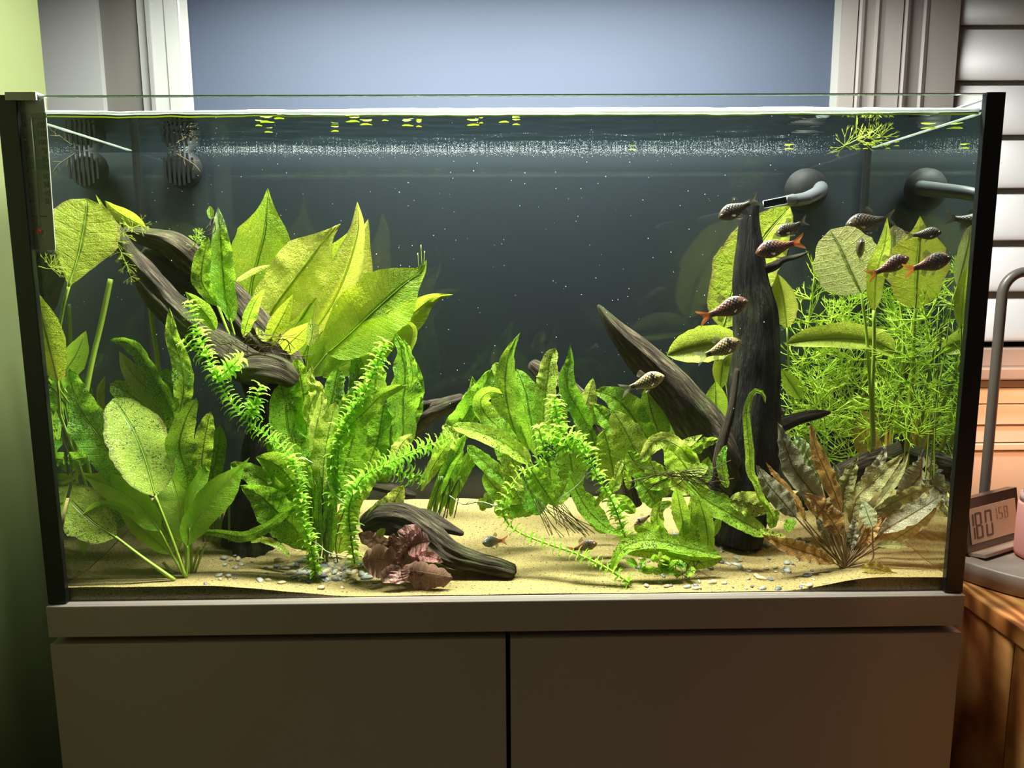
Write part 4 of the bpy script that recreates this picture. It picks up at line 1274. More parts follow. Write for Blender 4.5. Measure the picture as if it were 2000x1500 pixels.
pl = thing('java_fern', on_sand(1360, 1075), 'java fern with brown rootlets in front of the dark trunk', 'plant')
q = [
    ([(1250, 903), (1275, 868), (1299, 860), (1331, 876), (1349, 902)], 34, 'fern_pale', .085, .075, 4, 'strap'),
    ([(1300, 868), (1322, 888), (1342, 915), (1352, 940)], 62, 'fern', .095, .09, 4, 'oval'),
    ([(1372, 849), (1347, 863), (1318, 877)], 17, 'fern_pale', .09, .085, 1, 'lance'),
    ([(1403, 858), (1379, 863), (1359, 875), (1335, 890)], 22, 'fern', .09, .085, 4, 'strap'),
    ([(1384, 892), (1376, 920), (1362, 945)], 36, 'fern', .085, .085, 2, 'lance'),
    ([(1383, 911), (1362, 918), (1342, 921)], 28, 'fern_pale', .07, .07, 2, 'oval'),
    ([(1418, 870), (1410, 898), (1413, 925), (1420, 952)], 20, 'fern', .075, .075, 3, 'strap'),
    ([(1500, 1045), (1452, 1020), (1417, 999), (1377, 975), (1345, 940)], 46, 'fern', .075, .06, 4, 'strap'),
    ([(1502, 996), (1478, 988), (1450, 980), (1424, 978)], 52, 'fern_pale', .07, .07, 5, 'oval'),
    ([(1321, 953), (1328, 989), (1334, 1021), (1336, 1045)], 34, 'fern', .06, .05, 1, 'oval'),
    ([(1350, 968), (1350, 1008), (1342, 1038), (1321, 1064)], 30, 'fern', .06, .055, 2, 'lance'),
    ([(1363, 968), (1376, 1010), (1382, 1047), (1384, 1078)], 32, 'fern', .055, .055, 1, 'strap'),
    ([(1195, 1118), (1206, 1085), (1230, 1063), (1270, 1055), (1312, 1062), (1363, 1074), (1404, 1083)], 36, 'fern', .045, .04, 3, 'strap'),
    ([(1217, 1076), (1270, 1078), (1323, 1089), (1369, 1098), (1410, 1090)], 30, 'fern', .042, .038, 3, 'strap'),
    ([(1238, 1027), (1265, 1035), (1303, 1055)], 38, 'fern', .06, .055, 5, 'strap'),
    ([(1313, 981), (1291, 989), (1283, 1005), (1287, 1031), (1303, 1050)], 26, 'fern', .065, .06, 3, 'strap'),
    ([(1212, 923), (1203, 943), (1194, 962)], 24, 'fern_pale', .075, .075, 1, 'oval'),
    ([(1217, 897), (1209, 912), (1203, 930)], 16, 'fern_pale', .075, .075, 1, 'oval'),
    ([(1218, 918), (1226, 935), (1227, 955)], 16, 'fern', .08, .08, 1, 'oval'),
    ([(1203, 966), (1220, 982), (1240, 1002)], 28, 'fern', .08, .08, 2, 'oval'),
    ([(1163, 990), (1172, 974), (1190, 966)], 12, 'fern_pale', .07, .07, 1, 'strap'),
    ([(1407, 1008), (1397, 1030), (1388, 1050)], 18, 'fern', .07, .07, 1, 'oval'),
    ([(1240, 930), (1262, 955), (1285, 990)], 48, 'fern_dark', .10, .10, 4, 'oval'),
    ([(1270, 900), (1285, 935), (1300, 970)], 50, 'fern', .10, .10, 4, 'oval'),
    ([(1300, 920), (1322, 945), (1350, 960)], 36, 'fern_pale', .075, .075, 3, 'strap'),
    ([(1255, 940), (1280, 945), (1310, 935)], 28, 'fern', .07, .07, 3, 'strap'),
    ([(1380, 960), (1400, 980), (1430, 1000)], 46, 'fern', .085, .085, 4, 'oval'),
    ([(1340, 1000), (1356, 1030), (1366, 1060)], 46, 'fern_dark', .075, .075, 4, 'oval'),
    ([(1290, 1080), (1330, 1075), (1370, 1078)], 34, 'fern_dark', .06, .055, 4, 'strap'),
    ([(1225, 880), (1245, 910), (1268, 930)], 44, 'fern', .105, .105, 4, 'oval'),
    ([(1535, 1047), (1516, 1046), (1484, 1034)], 15, 'fern_pale', .055, .05, 0, 'strap'),
    ([(1556, 1020), (1545, 1022), (1536, 1038)], 20, 'fern', .055, .055, 2, 'round'),
    ([(1495, 788), (1491, 769), (1474, 763), (1464, 780), (1458, 807), (1460, 842), (1464, 880), (1466, 922), (1478, 943), (1487, 972), (1508, 1003), (1511, 1028)], 17, 'fern', .07, .06, 3, 'strap'),
    ([(1520, 990), (1514, 1010), (1510, 1030)], 14, 'fern', .07, .07, 1, 'strap'),
    ([(1500, 985), (1504, 1010), (1507, 1032)], 16, 'fern_dark', .075, .075, 1, 'strap'),
]
for pts, w, mt, a, b, wv, pr in q:
    leaf(pl, pts, w, mt, a, b, pr, wave=wv, nw=rnd.uniform(2, 4), jag=0.04)
for i in range(36):
    a = (rnd.uniform(1315, 1345), rnd.uniform(915, 935))
    ang = rnd.choice([rnd.uniform(-0.35, 0.8), rnd.uniform(2.7, 3.5), rnd.uniform(-0.2, 0.5)])
    L = rnd.uniform(30, 115)
    b = (a[0] + cos(ang) * L, a[1] + sin(ang) * L + 8)
    mid = ((a[0] + b[0]) / 2 + rnd.uniform(-8, 8), (a[1] + b[1]) / 2 + rnd.uniform(-8, 8))
    tube('rootlet', stem3([a, mid, b], .064, .06, 8), rnd.uniform(0.0003, 0.0006), M['root'], pl, 4)
for i in range(8):
    a = (rnd.uniform(1320, 1385), 1095)
    tube('rootlet', stem3([a, (a[0] + rnd.uniform(-15, 15), 1110), (a[0] + rnd.uniform(-20, 30), 1130)], .04, .035, 8), 0.0005, M['root'], pl, 4)

# small tangle of plantlets in front
pl = thing('java_fern_plantlet', on_sand(1300, 1118), 'small tangle of fern plantlets at the front of the sand', 'plant')
for i in range(26):
    a = (rnd.uniform(1245, 1340), rnd.uniform(1085, 1122))
    ang = rnd.uniform(0, 6.28)
    L = rnd.uniform(14, 34)
    leaf(pl, [a, (a[0] + cos(ang) * L * .5, a[1] + sin(ang) * L * .25), (a[0] + cos(ang) * L, a[1] + sin(ang) * L * .5)], rnd.uniform(9, 20), rnd.choice(['fern', 'fern_pale', 'fern_dark']), .03, .035, 'oval', face=rnd.uniform(-50, 50), rib=False)

# broad leaved plant at the right end ---------------------------------------------------------
pl = thing('broad_leaf_plant', on_sand(1735, 960), 'tall broad leaved plant with long stalks at the right end', 'plant')
leaf(pl, [(1543, 404), (1500, 455), (1462, 510), (1432, 570), (1412, 640)], 118, 'broad', .185, .18, 'oval', face=0, fold=.1, stalk=[(1420, 760), (1450, 900)])
leaf(pl, [(1517, 534), (1530, 580), (1537, 640)], 50, 'sword_yellow', .17, .17, 'lance', face=10, stalk=[(1545, 760), (1570, 900)])
leaf(pl, [(1622, 448), (1640, 480), (1660, 525), (1682, 572)], 118, 'broad_grey', .10, .10, 'round', face=5, fold=.08, scy=.12, stalk=[(1692, 650), (1700, 760), (1704, 880)], sr=3.4)
leaf(pl, [(1733, 425), (1729, 475), (1712, 535), (1707, 606)], 36, 'broad', .075, .07, 'lance', face=10, twist=40, scy=.11, stalk=[(1707, 680), (1704, 760), (1706, 870)], sr=4)
leaf(pl, [(1797, 422), (1796, 470), (1790, 540), (1788, 602)], 106, 'broad', .05, .045, 'acum', face=0, fold=.12, scy=.10, stalk=[(1784, 680), (1780, 760), (1772, 880)], sr=4)
leaf(pl, [(1747, 440), (1748, 490), (1755, 560)], 62, 'broad_grey', .10, .10, 'oval', face=-10, scy=.12, stalk=[(1765, 680), (1752, 830)], sr=3.4)
leaf(pl, [(1536, 672), (1590, 664), (1650, 662), (1705, 668), (1745, 686)], 50, 'olive', .115, .11, 'strap', face=-22, cup=.5, fold=.2, stalk=[(1768, 694), (1784, 722), (1782, 765), (1772, 820), (1763, 880)], sr=4.4, smat='stalk_dark')
leaf(pl, [(1302, 694), (1340, 682), (1385, 672), (1440, 666)], 74, 'olive', .16, .14, 'oval', face=-5, cup=.35, stalk=[(1480, 690)])
leaf(pl, [(1687, 803), (1690, 845), (1684, 890)], 46, 'old', .16, .16, 'oval', stalk=[(1690, 940)])
leaf(pl, [(1744, 827), (1748, 865), (1750, 900)], 36, 'old', .17, .17, 'oval', stalk=[(1745, 940)])
leaf(pl, [(1712, 850), (1700, 880), (1690, 905)], 40, 'old', .15, .15, 'oval')
leaf(pl, [(1398, 745), (1400, 800), (1405, 850)], 60, 'sword', .19, .19, 'lance', face=10)
leaf(pl, [(1425, 640), (1415, 690), (1405, 760)], 40, 'sword', .195, .195, 'lance')
leaf(pl, [(1525, 720), (1545, 750), (1565, 780)], 32, 'sword', .17, .17, 'lance')
leaf(pl, [(1566, 840), (1585, 880), (1605, 930)], 30, 'olive', .17, .17, 'lance')
leaf(pl, [(1890, 520), (1882, 570), (1876, 640)], 30, 'sword', .012, .012, 'lance')

# cryptocoryne --------------------------------------------------------------------------------
pl = thing('cryptocoryne', on_sand(1650, 1110), 'brown wavy leaved cryptocoryne rooted in the front right sand', 'plant')
q = [
    ([(1519, 825), (1534, 870), (1552, 918), (1582, 956), (1606, 990)], 54, 'crypt_grey', .07, .075, 5, [(1625, 1040)]),
    ([(1552, 848), (1570, 879), (1586, 915), (1604, 945)], 44, 'crypt_green', .08, .09, 4, [(1630, 1040)]),
    ([(1583, 824), (1594, 876), (1612, 918), (1630, 962), (1643, 1000)], 34, 'crypt_brown', .06, .065, 4, [(1648, 1060)]),
    ([(1477, 908), (1498, 942), (1525, 974), (1554, 1010)], 46, 'crypt_grey', .05, .045, 4, [(1600, 1060)]),
    ([(1496, 903), (1525, 942), (1555, 980), (1575, 1018)], 22, 'crypt_brown', .055, .055, 4, [(1610, 1060)]),
    ([(1570, 962), (1600, 988), (1624, 1016), (1643, 1048)], 46, 'crypt_brown', .045, .04, 5, [(1648, 1080)]),
    ([(1676, 891), (1660, 927), (1648, 962), (1646, 1000)], 36, 'crypt_olive', .065, .07, 4, [(1650, 1060)]),
    ([(1731, 868), (1720, 900), (1697, 932), (1685, 955)], 26, 'crypt_grey', .075, .08, 4, [(1662, 1040)]),
    ([(1766, 885), (1738, 912), (1705, 943), (1674, 974), (1660, 1022)], 42, 'crypt_olive', .06, .06, 4, [(1654, 1070)]),
    ([(1775, 884), (1760, 918), (1736, 955), (1710, 990)], 20, 'crypt_olive', .07, .07, 2, [(1665, 1060)]),
    ([(1807, 874), (1805, 912), (1787, 943), (1752, 970)], 66, 'crypt_grey', .08, .08, 5, [(1680, 1050)]),
    ([(1826, 948), (1795, 957), (1750, 979), (1712, 998)], 32, 'crypt_olive', .06, .05, 4, [(1670, 1070)]),
    ([(1848, 960), (1810, 987), (1765, 1014), (1718, 1040)], 44, 'crypt_grey', .05, .04, 4, [(1670, 1085)]),
    ([(1842, 978), (1797, 1020), (1750, 1052), (1715, 1070)], 30, 'crypt_olive', .05, .035, 4, [(1670, 1095)]),
    ([(1685, 976), (1694, 1003), (1704, 1030)], 38, 'crypt_green', .03, .025, 1, [(1704, 1060), (1702, 1095)]),
    ([(1489, 1044), (1525, 1062), (1564, 1076), (1596, 1086), (1630, 1100)], 42, 'crypt_brown', .04, .045, 4, [(1646, 1108)]),
    ([(1752, 1126), (1714, 1112), (1680, 1108)], 32, 'old', .025, .02, 3, None),
    ([(1778, 1068), (1744, 1064), (1712, 1064)], 18, 'crypt_olive', .04, .035, 1, [(1670, 1095)]),
    ([(1592, 998), (1606, 1024), (1622, 1058)], 26, 'crypt_grey', .05, .05, 3, [(1640, 1095)]),
    ([(1672, 1005), (1667, 1040), (1660, 1075)], 24, 'crypt_grey', .05, .05, 3, [(1653, 1100)]),
    ([(1722, 1010), (1700, 1040), (1680, 1070)], 32, 'crypt_brown', .05, .045, 3, [(1660, 1100)]),
    ([(1630, 905), (1632, 950), (1640, 1000)], 34, 'crypt_grey', .085, .085, 4, [(1648, 1070)]),
    ([(1700, 905), (1690, 950), (1672, 1000)], 34, 'crypt_brown', .085, .085, 4, [(1655, 1070)]),
    ([(1560, 930), (1585, 975), (1610, 1020)], 34, 'crypt_brown', .075, .075, 4, [(1640, 1080)]),
    ([(1760, 985), (1725, 1015), (1695, 1045)], 36, 'crypt_grey', .07, .07, 4, [(1662, 1085)]),
    ([(1790, 940), (1770, 975), (1735, 1010)], 38, 'crypt_olive', .085, .085, 4, [(1675, 1070)]),
]
for pts, w, mt, a, b, wv, st in q:
    leaf(pl, pts, w * .9, mt, a, b, 'lance', wave=wv * 1.7, nw=rnd.uniform(4, 6.5), jag=0.05, stalk=(st + [(1651, 1110)]) if st else None, sr=1.7, smat='stalk_brown', ribmat='stalk_brown', scy=.042)
for i in range(12):
    x = rnd.uniform(1560, 1745)
    tube('leaf_stalk', stem3([(x, rnd.uniform(1010, 1050)), ((x + 1651) / 2 + rnd.uniform(-8, 8), 1075), (1651 + rnd.uniform(-10, 10), 1111)], .05, .042, 8), 0.0009, M['stalk_brown'], pl, 5)

# red lotus ------------------------------------------------------------------------------------
pl = thing('red_lotus', on_sand(783, 1108), 'small red brown lotus with crumpled round leaves on the sand', 'plant')
q = [
    ([(840, 1058), (818, 1062), (795, 1070)], 50, 'lotus_pink', .045, .04, 3, 'round', 20),
    ([(822, 1034), (803, 1042), (786, 1070)], 36, 'lotus_pink', .05, .05, 3, 'oval', 30),
    ([(700, 1042), (730, 1055), (768, 1072)], 34, 'lotus', .05, .05, 4, 'oval', 10),
    ([(708, 1092), (735, 1092), (772, 1098)], 66, 'lotus', .04, .03, 4, 'round', 15),
    ([(884, 1128), (835, 1120), (785, 1112)], 52, 'lotus', .03, .022, 3, 'oval', -30),
    ([(866, 1098), (835, 1086), (800, 1082)], 28, 'lotus_pink', .045, .04, 3, 'lance', 10),
    ([(768, 1042), (772, 1070), (780, 1100)], 40, 'lotus', .045, .05, 4, 'oval', 25),
    ([(745, 1136), (762, 1122), (782, 1110)], 34, 'lotus', .028, .02, 2, 'oval', 0),
    ([(835, 1106), (818, 1112), (795, 1108)], 32, 'lotus', .035, .032, 3, 'round', 30),
    ([(790, 1138), (785, 1124), (784, 1110)], 44, 'lotus_pink', .028, .018, 3, 'round', -20),
    ([(800, 1060), (792, 1080), (786, 1100)], 40, 'lotus', .045, .042, 4, 'oval', -30),
    ([(752, 1032), (746, 1040), (738, 1050)], 18, 'fern_pale', .045, .042, 2, 'oval', 10),
]
for pts, w, mt, a, b, wv, pr, fc in q:
    leaf(pl, pts, w, mt, a, b, pr, face=fc, wave=wv * 2.2, nw=rnd.uniform(2, 4), cup=.25, jag=.06, ribmat='stalk_brown')
for i in range(8):
    a = (783 + rnd.uniform(-25, 30), 1075 + rnd.uniform(0, 20))
    tube('leaf_stalk', stem3([a, (784, 1112)], .042, .035, 5), 0.0008, M['stalk_brown'], pl, 5)


# stem plants -----------------------------------------------------------------------------------
def whorl_mesh(name, mat, kind, seed):
    r = random.Random(seed)
    v, f = [], []
    if kind == 'densa':
        n = 6
        for k in range(n):
            a = 2 * pi * k / n + r.uniform(-.2, .2)
            L = r.uniform(.85, 1.1)
            side = Vector((-sin(a), cos(a), 0))
            base = len(v)
            for i in range(6):
                t = i / 5
                rad = L * (t * 0.95)
                zz = L * (0.55 * t - 0.42 * t * t * t) + 0.02
                w = 0.165 * sin(pi * min(1, 0.12 + 0.88 * t)) ** 0.7 + 0.012
                c = Vector((cos(a) * rad, sin(a) * rad, zz))
                v += [c - side * w, c + Vector((0, 0, -0.035)), c + side * w]
            for i in range(5):
                b = base + i * 3
                f += [(b, b + 1, b + 4, b + 3), (b + 1, b + 2, b + 5, b + 4)]
    else:
        n = 9
        for k in range(n):
            a = 2 * pi * k / n + r.uniform(-.25, .25)
            el = r.uniform(0.15, 1.05)
            L = r.uniform(.8, 1.1)

            def seg(p, d, l, rad, depth):
                q_ = [p + d * l * s + Vector((0, 0, -0.10 * l * s * s)) for s in (0, .5, 1)]
                vv, ff = tube_vf(q_, [rad, rad * .85, rad * (.35 if depth == 0 else .7)], 3, base=len(v), cap=False)
                v.extend(vv)
                f.extend(ff)
                if depth > 0:
                    ax = d.orthogonal().normalized()
                    for s in ((-1, 1) if depth == 2 else (-1, 0, 1)):
                        rot = Matrix.Rotation(r.uniform(.3, .55) * s, 3, Vector((-sin(a) * .3, cos(a) * .3, 1)).normalized())
                        d2 = (rot @ d + Vector((0, 0, r.uniform(-.15, .25)))).normalized()
                        seg(q_[-1], d2, l * r.uniform(.6, .95), rad * .8, depth - 1)
            seg(Vector((0, 0, 0)), Vector((cos(a) * cos(el), sin(a) * cos(el), sin(el))), .42 * L, 0.019, 2)
    me = bpy.data.meshes.new(name)
    me.from_pydata([tuple(p) for p in v], [], f)
    me.polygons.foreach_set('use_smooth', [True] * len(me.polygons))
    me.materials.append(M[mat])
    return me


DENSA = [whorl_mesh('leaf_whorl', 'densa', 'densa', s) for s in range(3)]
NEEDLE = [whorl_mesh('leaf_whorl', 'needle', 'needle', s) for s in range(10, 14)]
NEEDLE_Y = [whorl_mesh('leaf_whorl', 'needle_yellow', 'needle', s) for s in range(20, 22)]


def whorl(pl, meshes, p, d, scale, tilt=0.25):
    o = bpy.data.objects.new('leaf_whorl', rnd.choice(meshes))
    COL.objects.link(o)
    o.parent = pl
    rot = Vector((0, 0, 1)).rotation_difference((d.normalized() + tilt * Vector((rnd.uniform(-1, 1), rnd.uniform(-1, 1), rnd.uniform(-1, 1)))).normalized())
    o.matrix_local = Matrix.Translation(p - ORG[pl.name]) @ rot.to_matrix().to_4x4() @ Matrix.Rotation(rnd.uniform(0, 6.28), 4, 'Z') @ Matrix.Scale(scale, 4)
    return o


def stem_plant(name, label, pts, Ya, Yb, meshes, size, step, group=None, bare=0.0, shoots=(), sr=0.0011, smat='stalk'):
    """pts from root to tip in picture pixels; size: leaf length in pixels; step: whorl distance in pixels"""
    base = keep_in(at(pts[0][0], pts[0][1], Ya))
    pl = thing(name, base, label, 'plant', group)
    for si, (pp, ya, yb) in enumerate([(pts, Ya, Yb)] + list(shoots)):
        C = [keep_in(p, 0.001) for p in stem3(pp, ya, yb)]
        tube('stem', C, [sr * (1 - 0.45 * i / len(C)) for i in range(len(C))], M[smat], pl, 6)
        L = sum((a - b).length for a, b in zip(C[:-1], C[1:]))
        n = max(3, int(L / (step * mpp(ya))))
        D_ = crom(C, n)
        for i in range(n + 1):
            t = i / n
            if si == 0 and t < bare: continue
            d = D_[min(i + 1, n)] - D_[max(i - 1, 0)]
            s = size * mpp(ya) * rnd.uniform(.85, 1.1) * (1 if t < .9 else .8)
            p = D_[i]
            # keep the leaf ring clear of the panes
            m_ = s * 0.9
            p = Vector((min(max(p.x, -XM + m_ * .8), XM - m_ * .8), min(max(p.y, YM0 + m_ * .8), YM1 - m_ * .8), min(p.z, WATER - m_)))
            whorl(pl, meshes, p, d, s, 0.25 if meshes is DENSA else 0.7)
    return pl


DG = None
stem_plant('waterweed', 'leafy waterweed stem bending left up to the arched log', [(617, 1124), (610, 1083), (593, 1017), (583, 950), (567, 892), (527, 853), (483, 823), (440, 770), (412, 715), (388, 655), (371, 592)], .045, .075, DENSA, 25, 9.5,
           shoots=[([(402, 695), (380, 683), (362, 668)], .07, .065), ([(424, 738), (446, 722), (468, 700)], .065, .06), ([(486, 815), (500, 785), (508, 755)], .065, .065)])
stem_plant('waterweed', 'leafy waterweed stem leaning right over the red lotus', [(693, 1104), (683, 1033), (683, 985), (703, 940), (733, 917), (777, 897), (817, 877), (880, 855)], .05, .05, DENSA, 27, 10,
           shoots=[([(745, 912), (790, 925), (828, 936)], .05, .045)])
stem_plant('waterweed', 'upright waterweed stem with its tip under the largest sword leaf', [(655, 985), (660, 900), (664, 850), (684, 810), (717, 757), (734, 716), (752, 668)], .075, .08, DENSA, 28, 10)
stem_plant('waterweed', 'waterweed stem creeping over the open sand and turning up', [(1231, 1139), (1180, 1107), (1125, 1081), (1070, 1062), (1015, 1040), (988, 1016), (982, 989), (997, 952), (1019, 923), (1055, 904), (1078, 868), (1088, 835)], .022, .085, DENSA, 22, 13, sr=0.0017,
           shoots=[([(1075, 915), (1062, 875), (1052, 835)], .085, .08), ([(1050, 905), (1085, 885), (1120, 860)], .085, .085)])
stem_plant('waterweed', 'waterweed stem rising through the middle of the central ferns', [(1222, 1052), (1198, 985), (1173, 941), (1154, 904), (1138, 868), (1118, 845)], .075, .08, DENSA, 25, 10,
           shoots=[([(1100, 850), (1088, 815), (1082, 775)], .10, .10), ([(1120, 880), (1100, 870), (1075, 850)], .085, .08)])
# fine leaved background stems at the right end: root x, tip x, tip y, depth
FG = 'fine leaved stems at the right end'
stems = [(1545, 1590, 540, .20), (1585, 1625, 620, .215), (1600, 1575, 700, .17), (1625, 1600, 770, .16), (1672, 1700, 600, .24), (1720, 1745, 560, .24),
         (1780, 1825, 585, .235), (1800, 1790, 655, .205), (1765, 1770, 760, .19), (1700, 1680, 800, .20), (1800, 1830, 700, .12), (1820, 1850, 600, .07), (1825, 1862, 575, .04), (1790, 1812, 780, .15), (1580, 1560, 840, .18)]
ORDW = ['first', 'second', 'third', 'fourth', 'fifth', 'sixth', 'seventh', 'eighth', 'ninth', 'tenth', 'eleventh', 'twelfth', 'thirteenth', 'fourteenth', 'fifteenth', 'sixteenth', 'seventeenth', 'eighteenth', 'nineteenth', 'twentieth']
stems.sort(key=lambda s_: s_[1])
for i, (rx, tx, ty, Y) in enumerate(stems):
    b = at(rx, 930, Y)
    stem_plant('ambulia', ORDW[i] + ' feathery stem tip from the trunk in the right end thicket', [(rx, 935), ((rx * 2 + tx) / 3 + rnd.uniform(-10, 10), 935 - (935 - ty) * .35), ((rx + tx * 2) / 3 + rnd.uniform(-10, 10), 935 - (935 - ty) * .7), (tx, ty)], Y, Y, NEEDLE, 66, 44, group=FG, bare=.22, sr=0.0010)
# sprigs
SG = [('feathery sprig caught on the left tip of the arched log', [(228, 470), (250, 450), (275, 440)], .09, 26, NEEDLE_Y),
      ('feathery sprig drooping under the left tip of the arched log', [(225, 470), (240, 500), (255, 540)], .085, 26, NEEDLE_Y),
      ('feathery sprig just below the thermometer', [(75, 520), (95, 525), (118, 522)], .02, 30, NEEDLE_Y),
      ('tiny feathery sprig on the arched log beside the upright fern', [(380, 480), (384, 465), (388, 455)], .13, 18, NEEDLE)]
for lab, pts, Y, sz, ms in SG:
    stem_plant('ambulia_sprig', lab, pts, Y, Y, ms, sz, 18, sr=0.0006)
stem_plant('ambulia_sprig', 'feathery sprig floating under the water surface near the right end', [(1650, 285), (1680, 270), (1705, 258), (1722, 245)], .07, .07, NEEDLE_Y, 40, 26, sr=0.0008)

# ------------------------------------------------------------------ filter outlet and intake
M['pipe'] = plain('grey_plastic', (0.085, 0.092, 0.10), 0.38, spec=0.45, var=0.05)
M['pipe_dark'] = plain('dark_plastic', (0.008, 0.009, 0.010), 0.6, spec=0.2, var=0.1)
fo = thing('filter_outlet', at(1580, 392, .20), 'grey duckbill filter nozzle near the top right of the tank', 'filter nozzle')
C = [at(1602, 368, .262), at(1602, 372, .235), at(1594, 378, .205), at(1572, 388, .185), at(1545, 392, .165)]
C = crom(C, 16)
tube('elbow_pipe', C, [(15 - 4 * i / 16) * mpp(.2) for i in range(17)], M['pipe'], fo, 16)
# flattened bill: from round pipe to rectangular mouth
a0 = at(1548, 391, .168)
m4 = [at(1491, 393, .130), at(1536, 384, .142), at(1537, 398, .142), at(1492, 407, .130)]
n = 24
v, f = [], []
T = (sum(m4, Vector()) / 4 - a0).normalized()
S = T.cross(Vector((0, 0, 1))).normalized()
U = S.cross(T)
mc = sum(m4, Vector()) / 4
hx_, hz_ = (m4[1] - m4[0]) / 2, ((m4[0] - m4[3]) / 2)
if S.dot(hx_) < 0: S = -S
for s in range(7):
    t = s / 6
    for k in range(n):
        a = 2 * pi * k / n
        ca, sa = cos(a), sin(a)
        rr = 12 * mpp(.16)
        rnd_p = a0 + S * ca * rr + U * sa * rr
        q_ = max(abs(ca), abs(sa))
        sq = mc + hx_ * (ca / q_) + hz_ * (sa / q_)
        v.append(rnd_p.lerp(sq, smooth(0, 1, t)))
for s in range(6):
    for k in range(n):
        a, b = s * n + k, s * n + (k + 1) % n
        f.append((a, b, b + n, a + n))
mk('nozzle_bill', v, f, M['pipe'], fo)
M['rim'] = plain('pale_nozzle_rim', (0.5, 0.53, 0.54), 0.3)
rim = [mc + (p - mc) * 1.02 for p in m4]
for i in range(4):
    tube('nozzle_rim', [rim[i], rim[(i + 1) % 4]], 0.0006, M['rim'], fo, 5)
mk('nozzle_mouth', [mc + (p - mc) * 0.94 - T * 0.001 for p in m4], [(0, 1, 2, 3)], M['pipe_dark'], fo, smooth_=False)
cc = at(1575, 372, .272)
v, f = [], []
for i in range(7):
    t = i / 6
    for k in range(24):
        a = 2 * pi * k / 24
        v.append(Vector((cc.x + cos(a) * 0.030 * cos(t * pi / 2 * .92), 0.2745 - 0.020 * sin(t * pi / 2), cc.z + sin(a) * 0.030 * cos(t * pi / 2 * .92))))
for i in range(6):
    for k in range(24):
        a, b = i * 24 + k, i * 24 + (k + 1) % 24
        f.append((a, b, b + 24, a + 24))
f.append(tuple(6 * 24 + k for k in range(24)))
mk('suction_cup', v, f, M['pipe_dark'], fo)
fi = thing('filter_intake', at(355, 330, .265), 'dark slotted filter strainer on the back glass top left', 'filter strainer')
cc = at(355, 330, .268)
v, f = [], []
for i in range(6):
    t = i / 5
    for k in range(28):
        a = 2 * pi * k / 28
        v.append(Vector((cc.x + cos(a) * 0.026 * cos(t * pi / 2 * .9), 0.2740 - 0.016 * sin(t * pi / 2), cc.z + sin(a) * 0.026 * cos(t * pi / 2 * .9))))
for i in range(5):
    for k in range(28):
        a, b = i * 28 + k, i * 28 + (k + 1) % 28
        f.append((a, b, b + 28, a + 28))
f.append(tuple(5 * 28 + k for k in range(28)))
mk('cup', v, f, M['pipe_dark'], fi)
for i in range(-3, 4):
    x = cc.x + i * 0.0062
    hh = math.sqrt(max(0, 0.023 ** 2 - (i * 0.0062) ** 2))
    box('slot_bar', x - 0.0014, x + 0.0014, 0.2572, 0.2590, cc.z - hh, cc.z + hh, M['pipe_dark'], fi)
tw = thing('root_twig', at(347, 302, .25), 'thin brown root twig in front of the filter strainer', 'twig')
tube('twig', stem3([(345, 300), (365, 312), (380, 322), (392, 336)], .245, .245, 10), 0.0006, M['root'], tw, 5)
for a, b in (((358, 308), (362, 325)), ((370, 315), (388, 314)), ((380, 322), (376, 334))):
    tube('side_root', stem3([a, b], .245, .245, 5), 0.0005, M['root'], tw, 4)

# ------------------------------------------------------------------ fish
def fish_mat(name, base, net, belly, blotch=1.0, red=None):
    g = NT(name)
    uv = g.n('UVMap').outputs[0]
    sp = g.n('SeparateXYZ', {0: uv})
    u, v_ = sp.outputs[0], sp.outputs[1]          # u: nose to tail root, v: 0 back .. 1 belly
    a = g.math('MULTIPLY', u, 22 * pi)
    b = g.math('MULTIPLY', v_, 5.5 * pi)
    s1 = g.math('ABSOLUTE', g.math('SINE', g.math('ADD', g.math('MULTIPLY', a, .5), b)))
    s2 = g.math('ABSOLUTE', g.math('SINE', g.math('SUBTRACT', g.math('MULTIPLY', a, .5), b)))
    sc = g.remap(g.math('MULTIPLY', s1, s2), 0.10, 0.55)
    sc = g.math('MAXIMUM', sc, g.remap(u, 0.25, 0.20))
    body = g.mix(g.remap(v_, 0.25, 0.85), base, belly)
    if red:
        body = g.mix(g.remap(u, 0.45, 0.95), body, red)
    col = g.mix(sc, net, body)

    def spot(cu, cv, ru, rv):
        d = g.math('ADD', g.math('POWER', g.math('DIVIDE', g.math('SUBTRACT', u, cu), ru), 2.0), g.math('POWER', g.math('DIVIDE', g.math('SUBTRACT', v_, cv), rv), 2.0))
        return g.remap(d, 1.0, 0.55)
    sm = g.math('MAXIMUM', spot(0.33, 0.32, 0.055, 0.24), spot(0.91, 0.45, 0.07, 0.34))
    col = g.mix(g.math('MULTIPLY', sm, blotch), col, (0.012, 0.010, 0.008))
    p = g.n('BsdfPrincipled', {'Base Color': col, 'Roughness': 0.32, 'Specular IOR Level': 0.6, 'Normal': g.bump(sc, 0.3, 0.02)})
    return g.end(p.outputs[0])


